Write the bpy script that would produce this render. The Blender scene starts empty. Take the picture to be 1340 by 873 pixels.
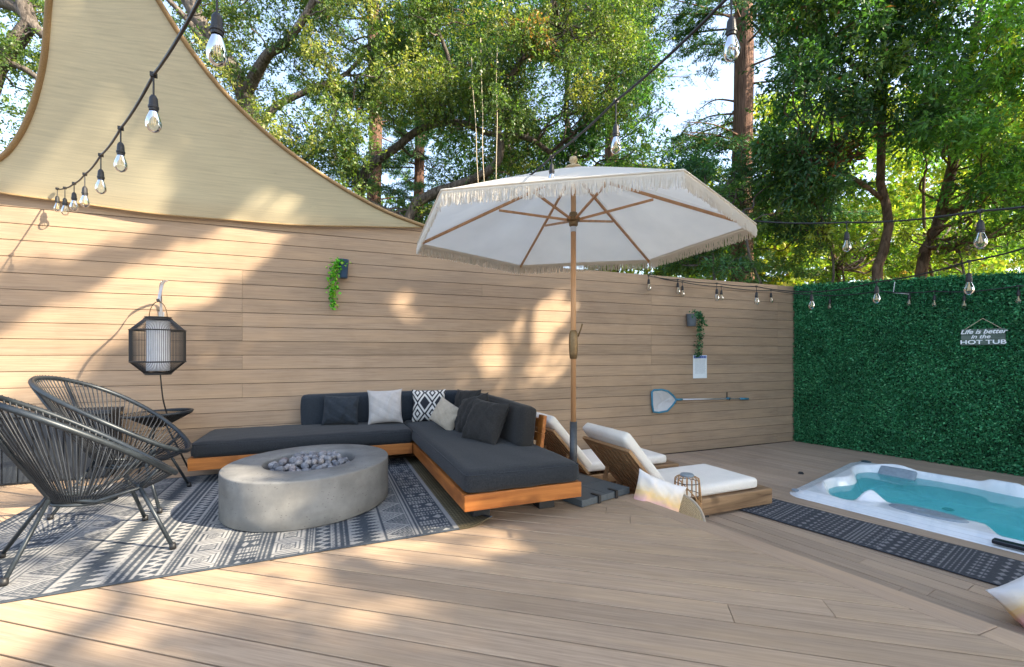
import bpy, math, random
import numpy as np
from mathutils import Vector, Matrix, Euler
random.seed(7)
RG = np.random.default_rng(11)
S = bpy.context.scene
C = S.collection
PI = math.pi
R = math.radians

# ------------------------------------------------------------------ camera frame (metres, upper deck at z = 0)
CAMZ = 1.08; FPX = 597.0; HZ = 464.0; TH = R(67.9)
FW = (math.cos(TH), math.sin(TH)); RT = (math.sin(TH), -math.cos(TH))
LZ = -0.375            # lower deck
WY = 5.33              # fence plane
SUN = Vector((1.0, -0.85, 0.90)).normalized()

def ray(px, py):
    s = (px - 670) / FPX; u = (HZ - py) / FPX
    return (FW[0] + RT[0]*s, FW[1] + RT[1]*s, u)
def at(px, py, d):
    a = ray(px, py); return Vector((a[0]*d, a[1]*d, CAMZ + a[2]*d))
def onz(px, py, z):
    a = ray(px, py); return at(px, py, (z - CAMZ)/a[2])
def ony(px, py, y):
    a = ray(px, py); return at(px, py, y/a[1])
def proj(P):
    d = P[..., 0]*FW[0] + P[..., 1]*FW[1]; l = P[..., 0]*RT[0] + P[..., 1]*RT[1]
    d = np.where(np.abs(d) < .05, .05, d)
    return 670 + FPX*l/d, HZ - FPX*(P[..., 2] - CAMZ)/d, d
HA = (7.307, WY); HD = (0.165, -0.986)        # hedge line
def onhedge(px, py, off=0.0):
    a = ray(px, py)
    # X=a0 t ; Y=a1 t ; n.(P-HA) = -off
    n = (HD[1], -HD[0]); c = n[0]*HA[0] + n[1]*HA[1]
    n = (-n[0], -n[1]); c = -c                # n points to +X (away)
    t = (c - off)/(n[0]*a[0] + n[1]*a[1]); return at(px, py, t)

# ------------------------------------------------------------------ materials
class Mat:
    def __init__(s, name, rough=.6, spec=.5, metal=0.):
        s.m = bpy.data.materials.new(name); s.m.use_nodes = True; s.nt = s.m.node_tree
        s.b = s.nt.nodes['Principled BSDF']
        s.b.inputs['Roughness'].default_value = rough; s.b.inputs['Metallic'].default_value = metal
        s.b.inputs['Specular IOR Level'].default_value = spec
    def n(s, t, **k):
        x = s.nt.nodes.new(t)
        for a, v in k.items():
            if a in x.inputs: x.inputs[a].default_value = v
            else: setattr(x, a, v)
        return x
    def l(s, a, b): s.nt.links.new(a, b)
    def coord(s, kind='Object', scale=(1, 1, 1), rot=(0, 0, 0)):
        t = s.n('ShaderNodeTexCoord'); mp = s.n('ShaderNodeMapping')
        mp.inputs['Scale'].default_value = scale; mp.inputs['Rotation'].default_value = rot
        s.l(t.outputs[kind], mp.inputs['Vector']); return mp.outputs['Vector']
    def noise(s, vec, scale, detail=4, rough=.55, dist=0):
        x = s.n('ShaderNodeTexNoise'); x.inputs['Scale'].default_value = scale; x.inputs['Detail'].default_value = detail
        x.inputs['Roughness'].default_value = rough; x.inputs['Distortion'].default_value = dist
        if vec: s.l(vec, x.inputs['Vector'])
        return x.outputs['Fac']
    def ramp(s, fac, stops):
        x = s.n('ShaderNodeValToRGB'); e = x.color_ramp.elements
        while len(e) < len(stops): e.new(.5)
        for i, (p, c) in enumerate(stops):
            e[i].position = p; e[i].color = (*c, 1) if len(c) == 3 else c
        s.l(fac, x.inputs['Fac']); return x.outputs['Color']
    def mix(s, a, b, fac, mode='MIX'):
        x = s.n('ShaderNodeMix', data_type='RGBA', blend_type=mode)
        for v, i in ((a, 6), (b, 7)):
            if isinstance(v, tuple): x.inputs[i].default_value = (*v, 1)
            else: s.l(v, x.inputs[i])
        if isinstance(fac, float): x.inputs[0].default_value = fac
        else: s.l(fac, x.inputs[0])
        return x.outputs[2]
    def bump(s, h, strength=.3, dist=.01):
        x = s.n('ShaderNodeBump'); x.inputs['Strength'].default_value = strength; x.inputs['Distance'].default_value = dist
        s.l(h, x.inputs['Height']); s.l(x.outputs['Normal'], s.b.inputs['Normal'])
    def col(s, c):
        if isinstance(c, tuple): s.b.inputs['Base Color'].default_value = (*c, 1)
        else: s.l(c, s.b.inputs['Base Color'])
        return s
    def rgh(s, o, a, b):
        x = s.n('ShaderNodeMapRange'); x.inputs['To Min'].default_value = a; x.inputs['To Max'].default_value = b
        s.l(o, x.inputs['Value']); s.l(x.outputs[0], s.b.inputs['Roughness'])

def sc(c, k): return tuple(min(1, x*k) for x in c)
def simple(name, c, rough=.55, nscale=20, amt=.15, bump=.1, metal=0., spec=.5, bd=.003):
    m = Mat(name, rough, spec, metal); v = m.coord()
    f = m.noise(v, nscale, 5)
    m.col(m.ramp(f, [(.3, sc(c, 1-amt)), (.7, sc(c, 1+amt))]))
    if bump: m.bump(m.noise(v, nscale*3, 4), bump, bd)
    return m.m

def board_mat(name, c0, c1, warm):
    m = Mat(name, .74, .22)
    uv = m.n('ShaderNodeUVMap'); at_ = m.n('ShaderNodeAttribute', attribute_name='rnd')
    cmb = m.n('ShaderNodeCombineXYZ'); m.l(at_.outputs['Fac'], cmb.inputs['Z'])
    sc1 = m.n('ShaderNodeVectorMath', operation='MULTIPLY'); sc1.inputs[1].default_value = (1, 1, 57)
    m.l(cmb.outputs[0], sc1.inputs[0])
    add = m.n('ShaderNodeVectorMath', operation='ADD'); m.l(uv.outputs[0], add.inputs[0]); m.l(sc1.outputs[0], add.inputs[1])
    def mp(sx, sy):
        x = m.n('ShaderNodeMapping'); x.inputs['Scale'].default_value = (sx, sy, 1); m.l(add.outputs[0], x.inputs['Vector']); return x.outputs[0]
    grain = m.noise(mp(3, 90), 1.0, 6, .65, .4)
    broad = m.noise(mp(1.2, 9), 1.0, 3, .5, .3)
    fine = m.noise(mp(25, 420), 1.0, 3, .6)
    tone = m.ramp(grain, [(.25, c0), (.5, tuple((a+b)/2 for a, b in zip(c0, c1))), (.75, c1)])
    tone = m.mix(tone, warm, m.ramp(broad, [(.42, (0, 0, 0)), (.72, (.55, .55, .55))]))
    vr = m.n('ShaderNodeMapRange'); vr.inputs['To Min'].default_value = .88; vr.inputs['To Max'].default_value = 1.09
    m.l(at_.outputs['Fac'], vr.inputs['Value'])
    cc = m.n('ShaderNodeCombineXYZ')
    for i in range(3): m.l(vr.outputs[0], cc.inputs[i])
    tone = m.mix(tone, cc.outputs[0], 1.0, 'MULTIPLY')
    # scuffs and dust, fixed on the boards
    st = m.noise(m.coord('Object'), 1.7, 5, .6)
    tone = m.mix(tone, sc(c0, .78), m.ramp(st, [(.52, (0, 0, 0)), (.8, (.4, .4, .4))]))
    m.col(tone)
    m.bump(m.mix(grain, fine, .5), .35, .002)
    m.rgh(broad, .66, .82)
    return m.m

def wood_mat(name, c0, c1, axis='X', rough=.5, k=1.):
    m = Mat(name, rough, .4)
    s = {'X': (1.5, 22, 22), 'Y': (22, 1.5, 22), 'Z': (22, 22, 1.5)}[axis]
    v = m.coord('Object', tuple(q*k for q in s))
    g = m.noise(v, 1., 6, .6, .8)
    kn = m.noise(m.coord('Object', (3, 3, 3)), 1.2, 2)
    t = m.ramp(g, [(.28, c0), (.5, tuple((a+b)/2 for a, b in zip(c0, c1))), (.7, c1)])
    m.col(m.mix(t, sc(c0, .6), m.ramp(kn, [(.62, (0, 0, 0)), (.74, (.6, .6, .6))])))
    m.bump(g, .2, .002)
    return m.m

def fabric_mat(name, c, amt=.25, sheen=.2, weave=900, rough=.9):
    m = Mat(name, rough, .15)
    m.b.inputs['Sheen Weight'].default_value = sheen
    v = m.coord('Object')
    w1 = m.n('ShaderNodeTexWave', wave_type='BANDS', bands_direction='X'); w1.inputs['Scale'].default_value = weave/12
    w1.inputs['Distortion'].default_value = 1.5
    m.l(v, w1.inputs['Vector'])
    f = m.noise(m.coord('Object', (1, .4, 1)), 150, 4, .75); g = m.noise(v, 6, 5, .65)
    t = m.ramp(f, [(.3, sc(c, 1-amt)), (.7, sc(c, 1+amt))])
    m.col(m.mix(t, sc(c, .8), m.ramp(g, [(.45, (0, 0, 0)), (.75, (.45, .45, .45))])))
    m.bump(m.mix(f, g, .5), .4, .008)
    return m.m

def leaf_mat(name, trans=.45, gloss=.07):
    m = Mat(name); nt = m.nt
    a = m.n('ShaderNodeAttribute', attribute_name='tint')
    d = m.n('ShaderNodeBsdfDiffuse'); t = m.n('ShaderNodeBsdfTranslucent'); g = m.n('ShaderNodeBsdfGlossy')
    g.inputs['Roughness'].default_value = .42; g.inputs['Color'].default_value = (.8, .85, .8, 1)
    m.l(a.outputs['Color'], d.inputs['Color'])
    tc = m.mix(a.outputs['Color'], (1.45, 1.6, .55), 1.0, 'MULTIPLY'); m.l(tc, t.inputs['Color'])
    m1 = m.n('ShaderNodeMixShader'); m1.inputs[0].default_value = trans
    m.l(d.outputs[0], m1.inputs[1]); m.l(t.outputs[0], m1.inputs[2])
    m2 = m.n('ShaderNodeMixShader'); m2.inputs[0].default_value = gloss*.5
    m.l(m1.outputs[0], m2.inputs[1]); m.l(g.outputs[0], m2.inputs[2])
    out = nt.nodes['Material Output']; m.l(m2.outputs[0], out.inputs['Surface'])
    nt.nodes.remove(m.b)
    return m.m

def cloth_trans(name, c, trans=.3, streak=None, uvs=False):
    m = Mat(name); nt = m.nt
    if uvs:
        uv = m.n('ShaderNodeUVMap'); mp = m.n('ShaderNodeMapping'); mp.inputs['Scale'].default_value = (2.2, 55, 1)
        m.l(uv.outputs[0], mp.inputs['Vector']); f = m.noise(mp.outputs[0], 1., 5, .6, .3)
        mp2 = m.n('ShaderNodeMapping'); mp2.inputs['Scale'].default_value = (1.5, 4, 1)
        m.l(uv.outputs[0], mp2.inputs['Vector']); g = m.noise(mp2.outputs[0], 2., 5, .7)
        w = m.noise(m.coord('Object', (300, 300, 300)), 1., 2)
        col = m.ramp(f, [(.3, sc(c, .86)), (.5, c), (.72, sc(c, 1.12))])
        col = m.mix(col, (.16, .12, .06), m.ramp(g, [(.66, (0, 0, 0)), (.78, (.45, .45, .45))]))
        col = m.mix(col, sc(c, .8), m.ramp(w, [(.4, (0, 0, 0)), (.7, (.35, .35, .35))]))
        h = f
    else:
        f = m.noise(m.coord('Object'), 3, 5); h = m.noise(m.coord('Object'), 300, 3)
        col = m.ramp(f, [(.3, sc(c, .94)), (.7, sc(c, 1.04))])
    d = m.n('ShaderNodeBsdfDiffuse'); t = m.n('ShaderNodeBsdfTranslucent')
    m.l(col, d.inputs['Color']); m.l(col, t.inputs['Color'])
    b = m.n('ShaderNodeBump'); b.inputs['Strength'].default_value = .2; b.inputs['Distance'].default_value = .004
    m.l(h, b.inputs['Height']); m.l(b.outputs[0], d.inputs['Normal'])
    x = m.n('ShaderNodeMixShader'); x.inputs[0].default_value = trans
    m.l(d.outputs[0], x.inputs[1]); m.l(t.outputs[0], x.inputs[2]); m.l(x.outputs[0], nt.nodes['Material Output'].inputs['Surface'])
    nt.nodes.remove(m.b); return m.m

def attr_mat(name, attr='tint', rough=.9, bump=.3, bs=500):
    m = Mat(name, rough, .2)
    a = m.n('ShaderNodeAttribute', attribute_name=attr)
    f = m.noise(m.coord('Object'), bs, 3, .7)
    m.col(m.mix(a.outputs['Color'], m.ramp(f, [(.3, (.75, .75, .75)), (.7, (1.15, 1.15, 1.15))]), 1.0, 'MULTIPLY'))
    if bump: m.bump(f, bump, .003)
    return m.m

def glass_mat(name, tint=(.95, .97, .97), a=.12):
    m = Mat(name); nt = m.nt
    tr = m.n('ShaderNodeBsdfTransparent'); tr.inputs['Color'].default_value = (*tint, 1)
    g = m.n('ShaderNodeBsdfGlossy'); g.inputs['Roughness'].default_value = .03
    fr = m.n('ShaderNodeLayerWeight'); fr.inputs['Blend'].default_value = a*3
    x = m.n('ShaderNodeMixShader'); m.l(fr.outputs['Fresnel'], x.inputs[0]); m.l(tr.outputs[0], x.inputs[1]); m.l(g.outputs[0], x.inputs[2])
    m.l(x.outputs[0], nt.nodes['Material Output'].inputs['Surface']); nt.nodes.remove(m.b); return m.m

MT = {}
MT['deck'] = board_mat('composite_deck', (.27, .19, .126), (.50, .365, .25), (.52, .36, .215))
MT['decklow'] = board_mat('composite_deck_low', (.29, .212, .15), (.47, .36, .265), (.48, .35, .235))
MT['trim'] = board_mat('composite_trim', (.36, .25, .17), (.47, .34, .235), (.52, .36, .225))
MT['fence'] = board_mat('composite_fence', (.245, .172, .115), (.405, .30, .208), (.44, .305, .19))
MT['dark'] = simple('dark_gap', (.03, .022, .018), .9)
MT['ground'] = simple('earth', (.10, .075, .045), .95, 3, .4, .6, bd=.05)
MT['teak'] = wood_mat('orange_teak', (.24, .070, .014), (.54, .20, .045), 'X', .42)
MT['teaky'] = wood_mat('orange_teak_y', (.24, .070, .014), (.50, .18, .040), 'Y', .42)
MT['slat'] = wood_mat('brown_slat', (.26, .14, .065), (.42, .25, .125), 'X', .6)
MT['rail'] = wood_mat('brown_rail', (.30, .165, .075), (.46, .28, .14), 'Y', .55)
MT['timber'] = wood_mat('weathered_timber', (.085, .045, .02), (.44, .28, .15), 'X', .75, .55)
MT['polew'] = wood_mat('pole_wood', (.42, .22, .10), (.60, .34, .17), 'Z', .45)
MT['black'] = simple('black_block', (.012, .012, .013), .6)
MT['char'] = fabric_mat('charcoal_fabric', (.026, .029, .033), .5, .08)
MT['charw'] = fabric_mat('charcoal_warm_fabric', (.030, .029, .028), .5, .08)
MT['blue'] = fabric_mat('blue_grey_fabric', (.024, .031, .040), .5, .08)
MT['lgrey'] = fabric_mat('light_grey_fabric', (.42, .40, .385), .1)
MT['beige'] = fabric_mat('beige_fabric', (.42, .36, .28), .12)
MT['cream'] = fabric_mat('cream_fabric', (.80, .76, .69), .05)
MT['white'] = simple('white_plastic', (.75, .76, .76), .4, 8, .03, 0)
MT['metal'] = simple('grey_metal', (.35, .35, .36), .4, 30, .1, .05, .7)
MT['frame'] = simple('chair_metal', (.026, .034, .042), .4, 30, .2, .05, .3)
MT['cordm'] = simple('chair_cord', (.024, .028, .034), .42, 30, .2, .0, 0., .3)
MT['cable'] = simple('black_cable', (.012, .012, .013), .5, 50, .2, 0)
MT['glass'] = glass_mat('clear_glass')
MT['filament'] = simple('filament', (.75, .55, .25), .4, 50, .1, 0)
MT['basedark'] = simple('umbrella_base_plastic', (.07, .085, .095), .55, 60, .15, .2)
MT['sleeve'] = simple('sleeve_metal', (.06, .065, .07), .45, 60, .15, .1, .4)
MT['brass'] = simple('bronze', (.20, .13, .06), .45, 60, .2, .1, .5)
MT['canopy'] = cloth_trans('canopy_canvas', (.87, .84, .76), .45)
MT['fringe'] = cloth_trans('fringe_cotton', (.80, .75, .66), .3)
MT['sail'] = cloth_trans('shade_sail_mesh', (.67, .58, .385), .38, uvs=True)
MT['binding'] = simple('sail_binding', (.27, .18, .085), .8, 150, .2, .3)
MT['leaf'] = leaf_mat('leaf')
MT['hleaf'] = leaf_mat('plastic_leaf', .15, .05)
MT['needle'] = leaf_mat('needle', .2, .03)
MT['bark'] = None
def bark(name, c0, c1, vs=(9, 9, 1.5)):
    m = Mat(name, .9, .2); v = m.coord('Object', vs)
    f = m.noise(v, 2.2, 7, .65, .6); g = m.noise(m.coord('Object'), 1.3, 4)
    t = m.ramp(f, [(.35, c0), (.65, c1)])
    m.col(m.mix(t, sc(c1, 1.2), m.ramp(g, [(.5, (0, 0, 0)), (.8, (.4, .4, .4))])))
    m.bump(f, .8, .05); return m.m
MT['bark'] = bark('oak_bark', (.045, .038, .032), (.20, .17, .145))
MT['redbark'] = bark('redwood_bark', (.055, .030, .022), (.27, .155, .11), (14, 14, .8))
MT['palebark'] = bark('pale_bark', (.06, .04, .028), (.24, .16, .11), (6, 6, 2))
MT['rope'] = simple('rope', (.5, .42, .3), .9)
MT['potblue'] = simple('pot_blue', (.03, .07, .13), .5, 20, .1, .05)
MT['potgrey'] = simple('pot_grey', (.12, .15, .18), .6, 20, .1, .05)
MT['wicker'] = simple('wicker', (.50, .38, .22), .8, 200, .35, .8, bd=.004)
MT['bamboo'] = simple('bamboo', (.46, .25, .10), .5, 40, .25, .2)
MT['aqua'] = simple('skimmer_frame', (.03, .19, .30), .4, 20, .1, 0)
MT['net'] = cloth_trans('skimmer_net', (.75, .77, .8), .4)
MT['alu'] = simple('aluminium', (.55, .57, .6), .35, 30, .05, 0, .7)
MT['signw'] = simple('sign_white', (.72, .78, .82), .5, 20, .04, 0)
MT['signb'] = simple('sign_blue', (.03, .10, .42), .5, 20, .05, 0)
MT['ink'] = simple('sign_ink', (.35, .40, .46), .6, 20, .05, 0)
MT['signg'] = wood_mat('sign_board', (.06, .09, .07), (.14, .18, .15), 'Y', .7)
MT['letter'] = simple('letter_white', (.82, .84, .84), .6, 20, .03, 0)
MT['boxdark'] = simple('storage_dark', (.022, .028, .036), .5, 20, .15, .05)
MT['lantwhite'] = simple('lantern_white', (.72, .73, .76), .5, 20, .04, 0)
MT['tubgrey'] = simple('tub_cushion', (.24, .29, .33), .5, 30, .12, .1)
MT['jet'] = simple('jet_dark', (.05, .09, .11), .35, 30, .2, 0, .3)
MT['darkpanel'] = simple('control_panel', (.015, .02, .03), .25, 30, .1, 0)

def concrete():
    m = Mat('concrete', .78, .3); v = m.coord('Object')
    a = m.noise(v, 5, 6, .6); b = m.noise(m.coord('Object', (1, 1, 6)), 3, 5, .6); p = m.noise(v, 38, 4, .7)
    t = m.ramp(a, [(.3, (.135, .135, .13)), (.7, (.245, .243, .23))])
    t = m.mix(t, (.17, .16, .145), m.ramp(b, [(.5, (0, 0, 0)), (.75, (.5, .5, .5))]))
    vo = m.n('ShaderNodeTexVoronoi'); vo.inputs['Scale'].default_value = 34; m.l(m.coord('Object', (1, 1, 2.2)), vo.inputs['Vector'])
    pit = m.ramp(vo.outputs['Distance'], [(.10, (1, 1, 1)), (.20, (0, 0, 0))])
    msk = m.mix(pit, (0, 0, 0), m.ramp(p, [(.42, (1, 1, 1)), (.5, (0, 0, 0))]))
    # the mask keeps only a few pits
    keep = m.ramp(m.noise(v, 9, 2), [(.44, (0, 0, 0)), (.50, (1, 1, 1))])
    pm = m.mix(pit, keep, 1.0, 'MULTIPLY')
    m.col(m.mix(t, (.07, .065, .06), m.mix(pm, (.7, .7, .7), 1.0, 'MULTIPLY')))
    m.bump(m.mix(p, a, .5), .25, .006); return m.m
MT['concrete'] = concrete()
def stone():
    m = Mat('lava_stone', .7, .3); oi = m.n('ShaderNodeObjectInfo')
    t = m.ramp(oi.outputs['Random'], [(0, (.12, .125, .14)), (.35, (.20, .205, .225)), (.7, (.29, .28, .285)), (1, (.19, .15, .145))])
    f = m.noise(m.coord('Object'), 60, 4)
    m.col(m.mix(t, m.ramp(f, [(.3, (.7, .7, .7)), (.7, (1.2, 1.2, 1.2))]), 1.0, 'MULTIPLY')); m.bump(f, .4, .002); return m.m
MT['stone'] = stone()
def acrylic():
    m = Mat('white_acrylic', .18, .5); v = m.coord('Object')
    f = m.noise(v, 2.4, 6, .6, 1.2); g = m.noise(v, 9, 4, .6, .6)
    t = m.ramp(f, [(.35, (.66, .70, .73)), (.5, (.80, .82, .83)), (.7, (.86, .86, .86))])
    m.col(m.mix(t, (.58, .64, .70), m.ramp(g, [(.52, (0, 0, 0)), (.7, (.4, .4, .4))]))); return m.m
MT['acrylic'] = acrylic()
def water():
    m = Mat('spa_water'); nt = m.nt
    tr = m.n('ShaderNodeBsdfTransparent'); df = m.n('ShaderNodeBsdfDiffuse'); df.inputs['Color'].default_value = (.16, .98, 1.0, 1)
    g = m.n('ShaderNodeBsdfGlossy'); g.inputs['Roughness'].default_value = .03
    fr = m.n('ShaderNodeFresnel'); fr.inputs['IOR'].default_value = 1.22
    b = m.n('ShaderNodeBump'); b.inputs['Strength'].default_value = .3; b.inputs['Distance'].default_value = .012
    m.l(m.noise(m.coord('Object'), 5, 3), b.inputs['Height']); m.l(b.outputs[0], g.inputs['Normal']); m.l(b.outputs[0], fr.inputs['Normal'])
    y = m.n('ShaderNodeMixShader'); y.inputs[0].default_value = .33; m.l(tr.outputs[0], y.inputs[1]); m.l(df.outputs[0], y.inputs[2])
    x = m.n('ShaderNodeMixShader'); m.l(fr.outputs[0], x.inputs[0]); m.l(y.outputs[0], x.inputs[1]); m.l(g.outputs[0], x.inputs[2])
    out = nt.nodes['Material Output']; m.l(x.outputs[0], out.inputs['Surface']); nt.nodes.remove(m.b)
    v = m.n('ShaderNodeVolumeAbsorption'); v.inputs['Color'].default_value = (.04, .975, 1., 1); v.inputs['Density'].default_value = .9; m.l(v.outputs[0], out.inputs['Volume'])
    return m.m
MT['water'] = water()
def pastel(name):
    m = Mat(name, .85, .2); v = m.coord('UV')
    s = m.n('ShaderNodeSeparateXYZ'); m.l(v, s.inputs[0])
    f = m.noise(m.coord('UV', (3, 3, 3)), 1.3, 3, .6, 1.)
    ad = m.n('ShaderNodeMath', operation='MULTIPLY_ADD'); ad.inputs[1].default_value = .22; m.l(f, ad.inputs[0]); m.l(s.outputs['Y'], ad.inputs[2])
    m.col(m.ramp(ad.outputs[0], [(.34, (.40, .48, .66)), (.47, (.62, .36, .50)), (.60, (.78, .46, .42)), (.73, (.80, .56, .26)), (.86, (.78, .68, .54)), (1., (.74, .71, .68))]))
    m.bump(m.noise(m.coord('Object'), 30, 4), .3, .006); return m.m
MT['pastel'] = pastel('tie_dye_fabric')
MT['rug'] = attr_mat('rug_weave', 'tint', .95, .5, 420)
MT['patt'] = attr_mat('patterned_fabric', 'tint', .9, .3, 500)

# ------------------------------------------------------------------ objects
def wl(o):
    p = Vector((0, 0, 0))
    while o is not None: p += o.location; o = o.parent
    return p
def tag(o, label=None, cat=None, group=None, kind=None):
    if label: o['label'] = label
    if cat: o['category'] = cat
    if group: o['group'] = group
    if kind: o['kind'] = kind
    return o
def thing(name, label, cat, loc=(0, 0, 0), rz=0., group=None):
    o = bpy.data.objects.new(name, None); o.empty_display_size = .1; C.objects.link(o)
    o.location = loc; o.rotation_euler = (0, 0, rz); return tag(o, label, cat, group)
def copy_tree(o, parent=None):
    c = o.copy(); C.objects.link(c); c.parent = parent
    for ch in list(o.children): copy_tree(ch, c)
    return c

class MB:
    def __init__(s): s.v = []; s.f = []; s.uv = []; s.rnd = []; s.tint = None
    def add(s, vs, fs, uv=None, rnd=None):
        o = len(s.v); s.v += [tuple(v) for v in vs]; s.f += [tuple(i+o for i in f) for f in fs]
        if uv is not None: s.uv += uv
        if rnd is not None: s.rnd += [rnd]*len(vs)
        return s
    def box(s, c, size, M=None, rz=0.):
        x, y, z = [q/2 for q in size]; vs = [Vector((a*x, b*y, d*z)) for a in (-1, 1) for b in (-1, 1) for d in (-1, 1)]
        m = M if M is not None else Matrix.Rotation(rz, 3, 'Z')
        vs = [m @ v + Vector(c) for v in vs]
        return s.add(vs, [(0, 1, 3, 2), (4, 6, 7, 5), (0, 4, 5, 1), (2, 3, 7, 6), (0, 2, 6, 4), (1, 5, 7, 3)])
    def beam(s, a, b, w, h, up=(0, 0, 1)):
        a = Vector(a); b = Vector(b); d = (b-a); L = d.length; d.normalize(); u = Vector(up); sd = d.cross(u).normalized(); u = sd.cross(d)
        m = Matrix((d, sd, u)).transposed(); return s.box((a+b)/2, (L, w, h), m)
    def tube(s, pts, r, n=8, cap=True, closed=False):
        pts = [Vector(p) for p in pts]; N = len(pts); rs = r if isinstance(r, (list, tuple)) else [r]*N
        vs = []; prev = None
        for i, p in enumerate(pts):
            if closed: d = pts[(i+1) % N] - pts[i-1]
            else: d = pts[min(i+1, N-1)] - pts[max(i-1, 0)]
            if d.length < 1e-9: d = Vector((0, 0, 1))
            d.normalize()
            if prev is None:
                a = Vector((0, 0, 1)) if abs(d.z) < .9 else Vector((1, 0, 0)); u = d.cross(a).normalized()
            else:
                u = prev - d*prev.dot(d)
                u = u.normalized() if u.length > 1e-6 else d.orthogonal().normalized()
            prev = u; w = d.cross(u)
            for k in range(n):
                t = 2*PI*k/n; vs.append(p + (u*math.cos(t) + w*math.sin(t))*rs[i])
        fs = []
        for i in range(N if closed else N-1):
            j = (i+1) % N
            for k in range(n):
                l = (k+1) % n; fs.append((i*n+k, i*n+l, j*n+l, j*n+k))
        if cap and not closed: fs += [tuple(range(n-1, -1, -1)), tuple(range((N-1)*n, N*n))]
        return s.add(vs, fs)
    def lathe(s, prof, n=24, c=(0, 0, 0), sx=1., sy=1.):
        vs = []; m = len(prof)
        for r, z in prof:
            for k in range(n): t = 2*PI*k/n; vs.append((c[0]+r*math.cos(t)*sx, c[1]+r*math.sin(t)*sy, c[2]+z))
        fs = [(i*n+k, i*n+(k+1) % n, (i+1)*n+(k+1) % n, (i+1)*n+k) for i in range(m-1) for k in range(n)]
        if prof[0][0] > 1e-4: fs.append(tuple(range(n-1, -1, -1)))
        if prof[-1][0] > 1e-4: fs.append(tuple(range((m-1)*n, m*n)))
        return s.add(vs, fs)
    def build(s, name, mat, parent=None, smooth=False, bevel=0., sub=0):
        off = wl(parent) if parent is not None else Vector((0, 0, 0))
        me = bpy.data.meshes.new(name)
        me.from_pydata([(a[0]-off[0], a[1]-off[1], a[2]-off[2]) for a in s.v], [], s.f); me.update()
        if s.uv:
            l = me.uv_layers.new(name='UVMap'); l.data.foreach_set('uv', np.array(s.uv, dtype=np.float32).ravel())
        if s.rnd:
            a = me.attributes.new('rnd', 'FLOAT', 'POINT'); a.data.foreach_set('value', np.array(s.rnd, dtype=np.float32))
        if s.tint is not None:
            a = me.attributes.new('tint', 'FLOAT_COLOR', 'POINT'); a.data.foreach_set('color', np.asarray(s.tint, dtype=np.float32).ravel())
        if smooth: me.shade_smooth()
        me.materials.append(mat)
        o = bpy.data.objects.new(name, me); C.objects.link(o)
        if parent is not None: o.parent = parent
        if bevel:
            b = o.modifiers.new('b', 'BEVEL'); b.width = bevel; b.segments = 2; b.limit_method = 'ANGLE'; b.angle_limit = R(40)
        return o

def rbox(size, r, n=14, puff=0., wr=0., seed=0, c=(0, 0, 0), M=None):
    """rounded, slightly puffed box as one closed mesh"""
    m = MB(); h = [q/2 for q in size]; idx = {}; vs = []; fs = []
    def ad(p):
        k = tuple(round(q, 4) for q in p)
        if k not in idx: idx[k] = len(vs); vs.append(p)
        return idx[k]
    for ax in range(3):
        for sg in (-1, 1):
            for i in range(n):
                for j in range(n):
                    q = []
                    for a, b in ((i, j), (i+1, j), (i+1, j+1), (i, j+1)):
                        p = [0, 0, 0]; p[ax] = sg
                        f = lambda t: math.sin((t/n*2-1)*PI/2) if True else 0
                        p[(ax+1) % 3] = f(a); p[(ax+2) % 3] = f(b); q.append(ad(tuple(p)))
                    fs.append(tuple(q) if sg > 0 else tuple(q[::-1]))
    rs = random.Random(seed); ph = [rs.uniform(0, 6) for _ in range(8)]
    out = []
    for p in vs:
        P = Vector((p[0]*h[0], p[1]*h[1], p[2]*h[2]))
        q = Vector([max(-(h[k]-r), min(h[k]-r, P[k])) for k in range(3)])
        d = P-q
        P2 = q + (d.normalized()*r if d.length > 1e-6 else d)
        for k in range(3):
            a, b = (k+1) % 3, (k+2) % 3
            if abs(p[k]) > .5:
                P2[k] += (1 if p[k] > 0 else -1)*puff*max(0, 1-p[a]**2)*max(0, 1-p[b]**2)
        if wr:
            w = math.sin(P.x*23+ph[0]+3*math.sin(P.y*9+ph[1]))*math.sin(P.y*19+ph[2]) + .6*math.sin((P.x+P.y)*41+ph[3])*math.sin(P.z*30+ph[4])
            P2 += d.normalized()*w*wr if d.length > 1e-6 else Vector((0, 0, 0))
        out.append((M @ P2 if M is not None else P2) + Vector(c))
    m.add(out, fs); return m

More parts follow.
